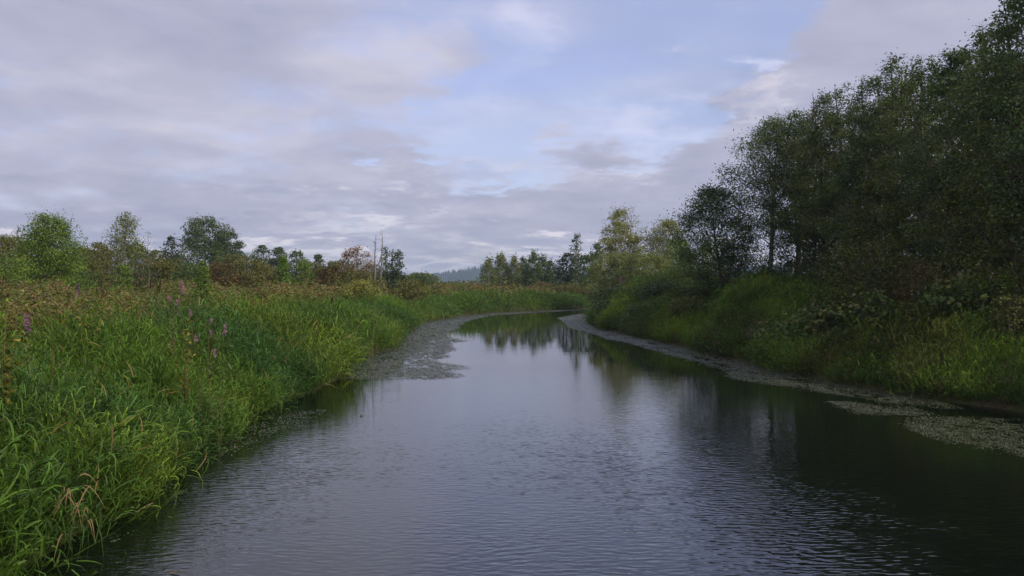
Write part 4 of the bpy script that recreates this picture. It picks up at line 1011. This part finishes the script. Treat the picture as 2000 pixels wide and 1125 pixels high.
# bare stalks
def stalk(label, pts, r, mt=M_STRAW):
    x0, y0, z0 = pts[0]; root = np.array([x0, y0, g1(x0, y0)])
    P_ = [np.zeros(3)] + [np.array(p_) - root for p_ in pts]; P_ = np.array(smooth_line3(P_)); V, Q_ = tubes([(P_, np.linspace(r, r * .4, len(P_)))], 5)
    o = mesh_from('bare_stalk', V, Q_, mat=mt, smooth=True); o.location = root; tag(o, label, 'plant stalk', 'dry stalks')
def smooth_line3(p):
    for _ in range(2):
        q = [p[0]]
        for a, b_ in zip(p[:-1], p[1:]): q += [a * .75 + b_ * .25, a * .25 + b_ * .75]
        p = q + [p[-1]]
    return p
def at(px, py, Y): return (gx(px, Y), Y, CAMZ + (HZ - py) / F * Y)
stalk('curved straw coloured stalk near the left frame edge', [at(8, 620, 12), at(28, 585, 12), at(65, 572, 12)], .008)
stalk('leaning brown stalk in the bright grass at left', [at(102, 650, 12), at(108, 628, 12), at(116, 620, 12)], .006, M_STEM)
stalk('pale dry stalk leaning before the dense cattail clump', [at(728, 630, 28), at(740, 612, 28), at(752, 598, 28)], .014)

# dry blades in the nearest clump
def dry_clump(label, px, Y, z, seed, n):
    rng = np.random.default_rng(seed); x = gx(px, Y); root = empty('dry_grass_clump', (x, Y, z)); tag(root, label, 'grass clump', 'clumps of dry leaves in the near grass')
    P0 = rng.normal(0, .09, (n, 3)); D = rng.normal(0, .5, (n, 3)); D[:, 2] = np.abs(D[:, 2]) + .2; D[:, 1] -= .5; D /= np.linalg.norm(D, axis=1)[:, None]
    V, Q_, _ = strip(P0, D, rng.uniform(.22, .42, n), np.full(n, .016), rng.uniform(.7, 1.6, n), rng, 5); mesh_from('blades', V, Q_, mat=M_STRAW, parent=root)
dry_clump('tan dry leaves hanging in the nearest grass clump', 140, 7.6, 1.02, 1, 16)
dry_clump('dry bent leaves at the water edge of the nearest clump', 170, 8.2, .62, 2, 10)

# debris on the water
x, y = wat(706, 813)
P_ = np.array([(-.03, 0, 0), (-.01, .005, .015), (.01, 0, .022), (.03, -.005, .005)]); V, Q_ = tubes([(P_, np.array([.006, .016, .015, .005]))], 7)
o = mesh_from('floating_debris', V, Q_, mat=M_TWIG, smooth=True); o.location = (x, y, .004); tag(o, 'tiny dark lump floating on the open water', 'debris')
x, y = wat(340, 1121)
t = np.linspace(0, 1, 7); wv = np.sin(np.pi * t) * .022; V = []
for i, q in enumerate(t): V += [(q * .12 - .06, wv[i], .012 + .018 * q * q), (q * .12 - .06, 0, .006 + .018 * q * q), (q * .12 - .06, -wv[i], .012 + .018 * q * q)]
Qs = []
for i in range(6): Qs += [(3 * i, 3 * i + 1, 3 * i + 4, 3 * i + 3), (3 * i + 1, 3 * i + 2, 3 * i + 5, 3 * i + 4)]
o = mesh_from('floating_leaf', V, Qs, mat=M_STRAW, smooth=True); o.location = (x, y, 0); tag(o, 'pale dry leaf floating at the bottom of the picture', 'leaf')
x, y = wat(590, 987)
o = mesh_from('floating_leaf', np.array(V) * .5, Qs, mat=M_PINK, smooth=True); o.location = (*wat(293, 988), 0); tag(o, 'tiny pink petal floating by the near left grass', 'petal')

# ------------------------------------------------------------------ haze
m, k = new_mat('haze_air')
vp = k.node('ShaderNodeVolumePrincipled'); vp.inputs['Color'].default_value = rgb(0.62, 0.80, 1.0)
vp.inputs['Density'].default_value = 0.00026; vp.inputs['Anisotropy'].default_value = 0.2
o = k.node('ShaderNodeOutputMaterial'); k.l.new(vp.outputs[0], o.inputs['Volume'])
a, b_, c0, c1, z0, z1 = -5200, 5200, -400, 5200, -6.0, 130.0
V = [(a, c0, z0), (b_, c0, z0), (b_, c1, z0), (a, c1, z0), (a, c0, z1), (b_, c0, z1), (b_, c1, z1), (a, c1, z1)]
o = mesh_from('haze', V, [(0, 3, 2, 1), (4, 5, 6, 7), (0, 1, 5, 4), (1, 2, 6, 5), (2, 3, 7, 6), (3, 0, 4, 7)], mat=m); tag(o, 'thin pale blue haze over the whole valley', kind='stuff')
o.display_type = 'WIRE'
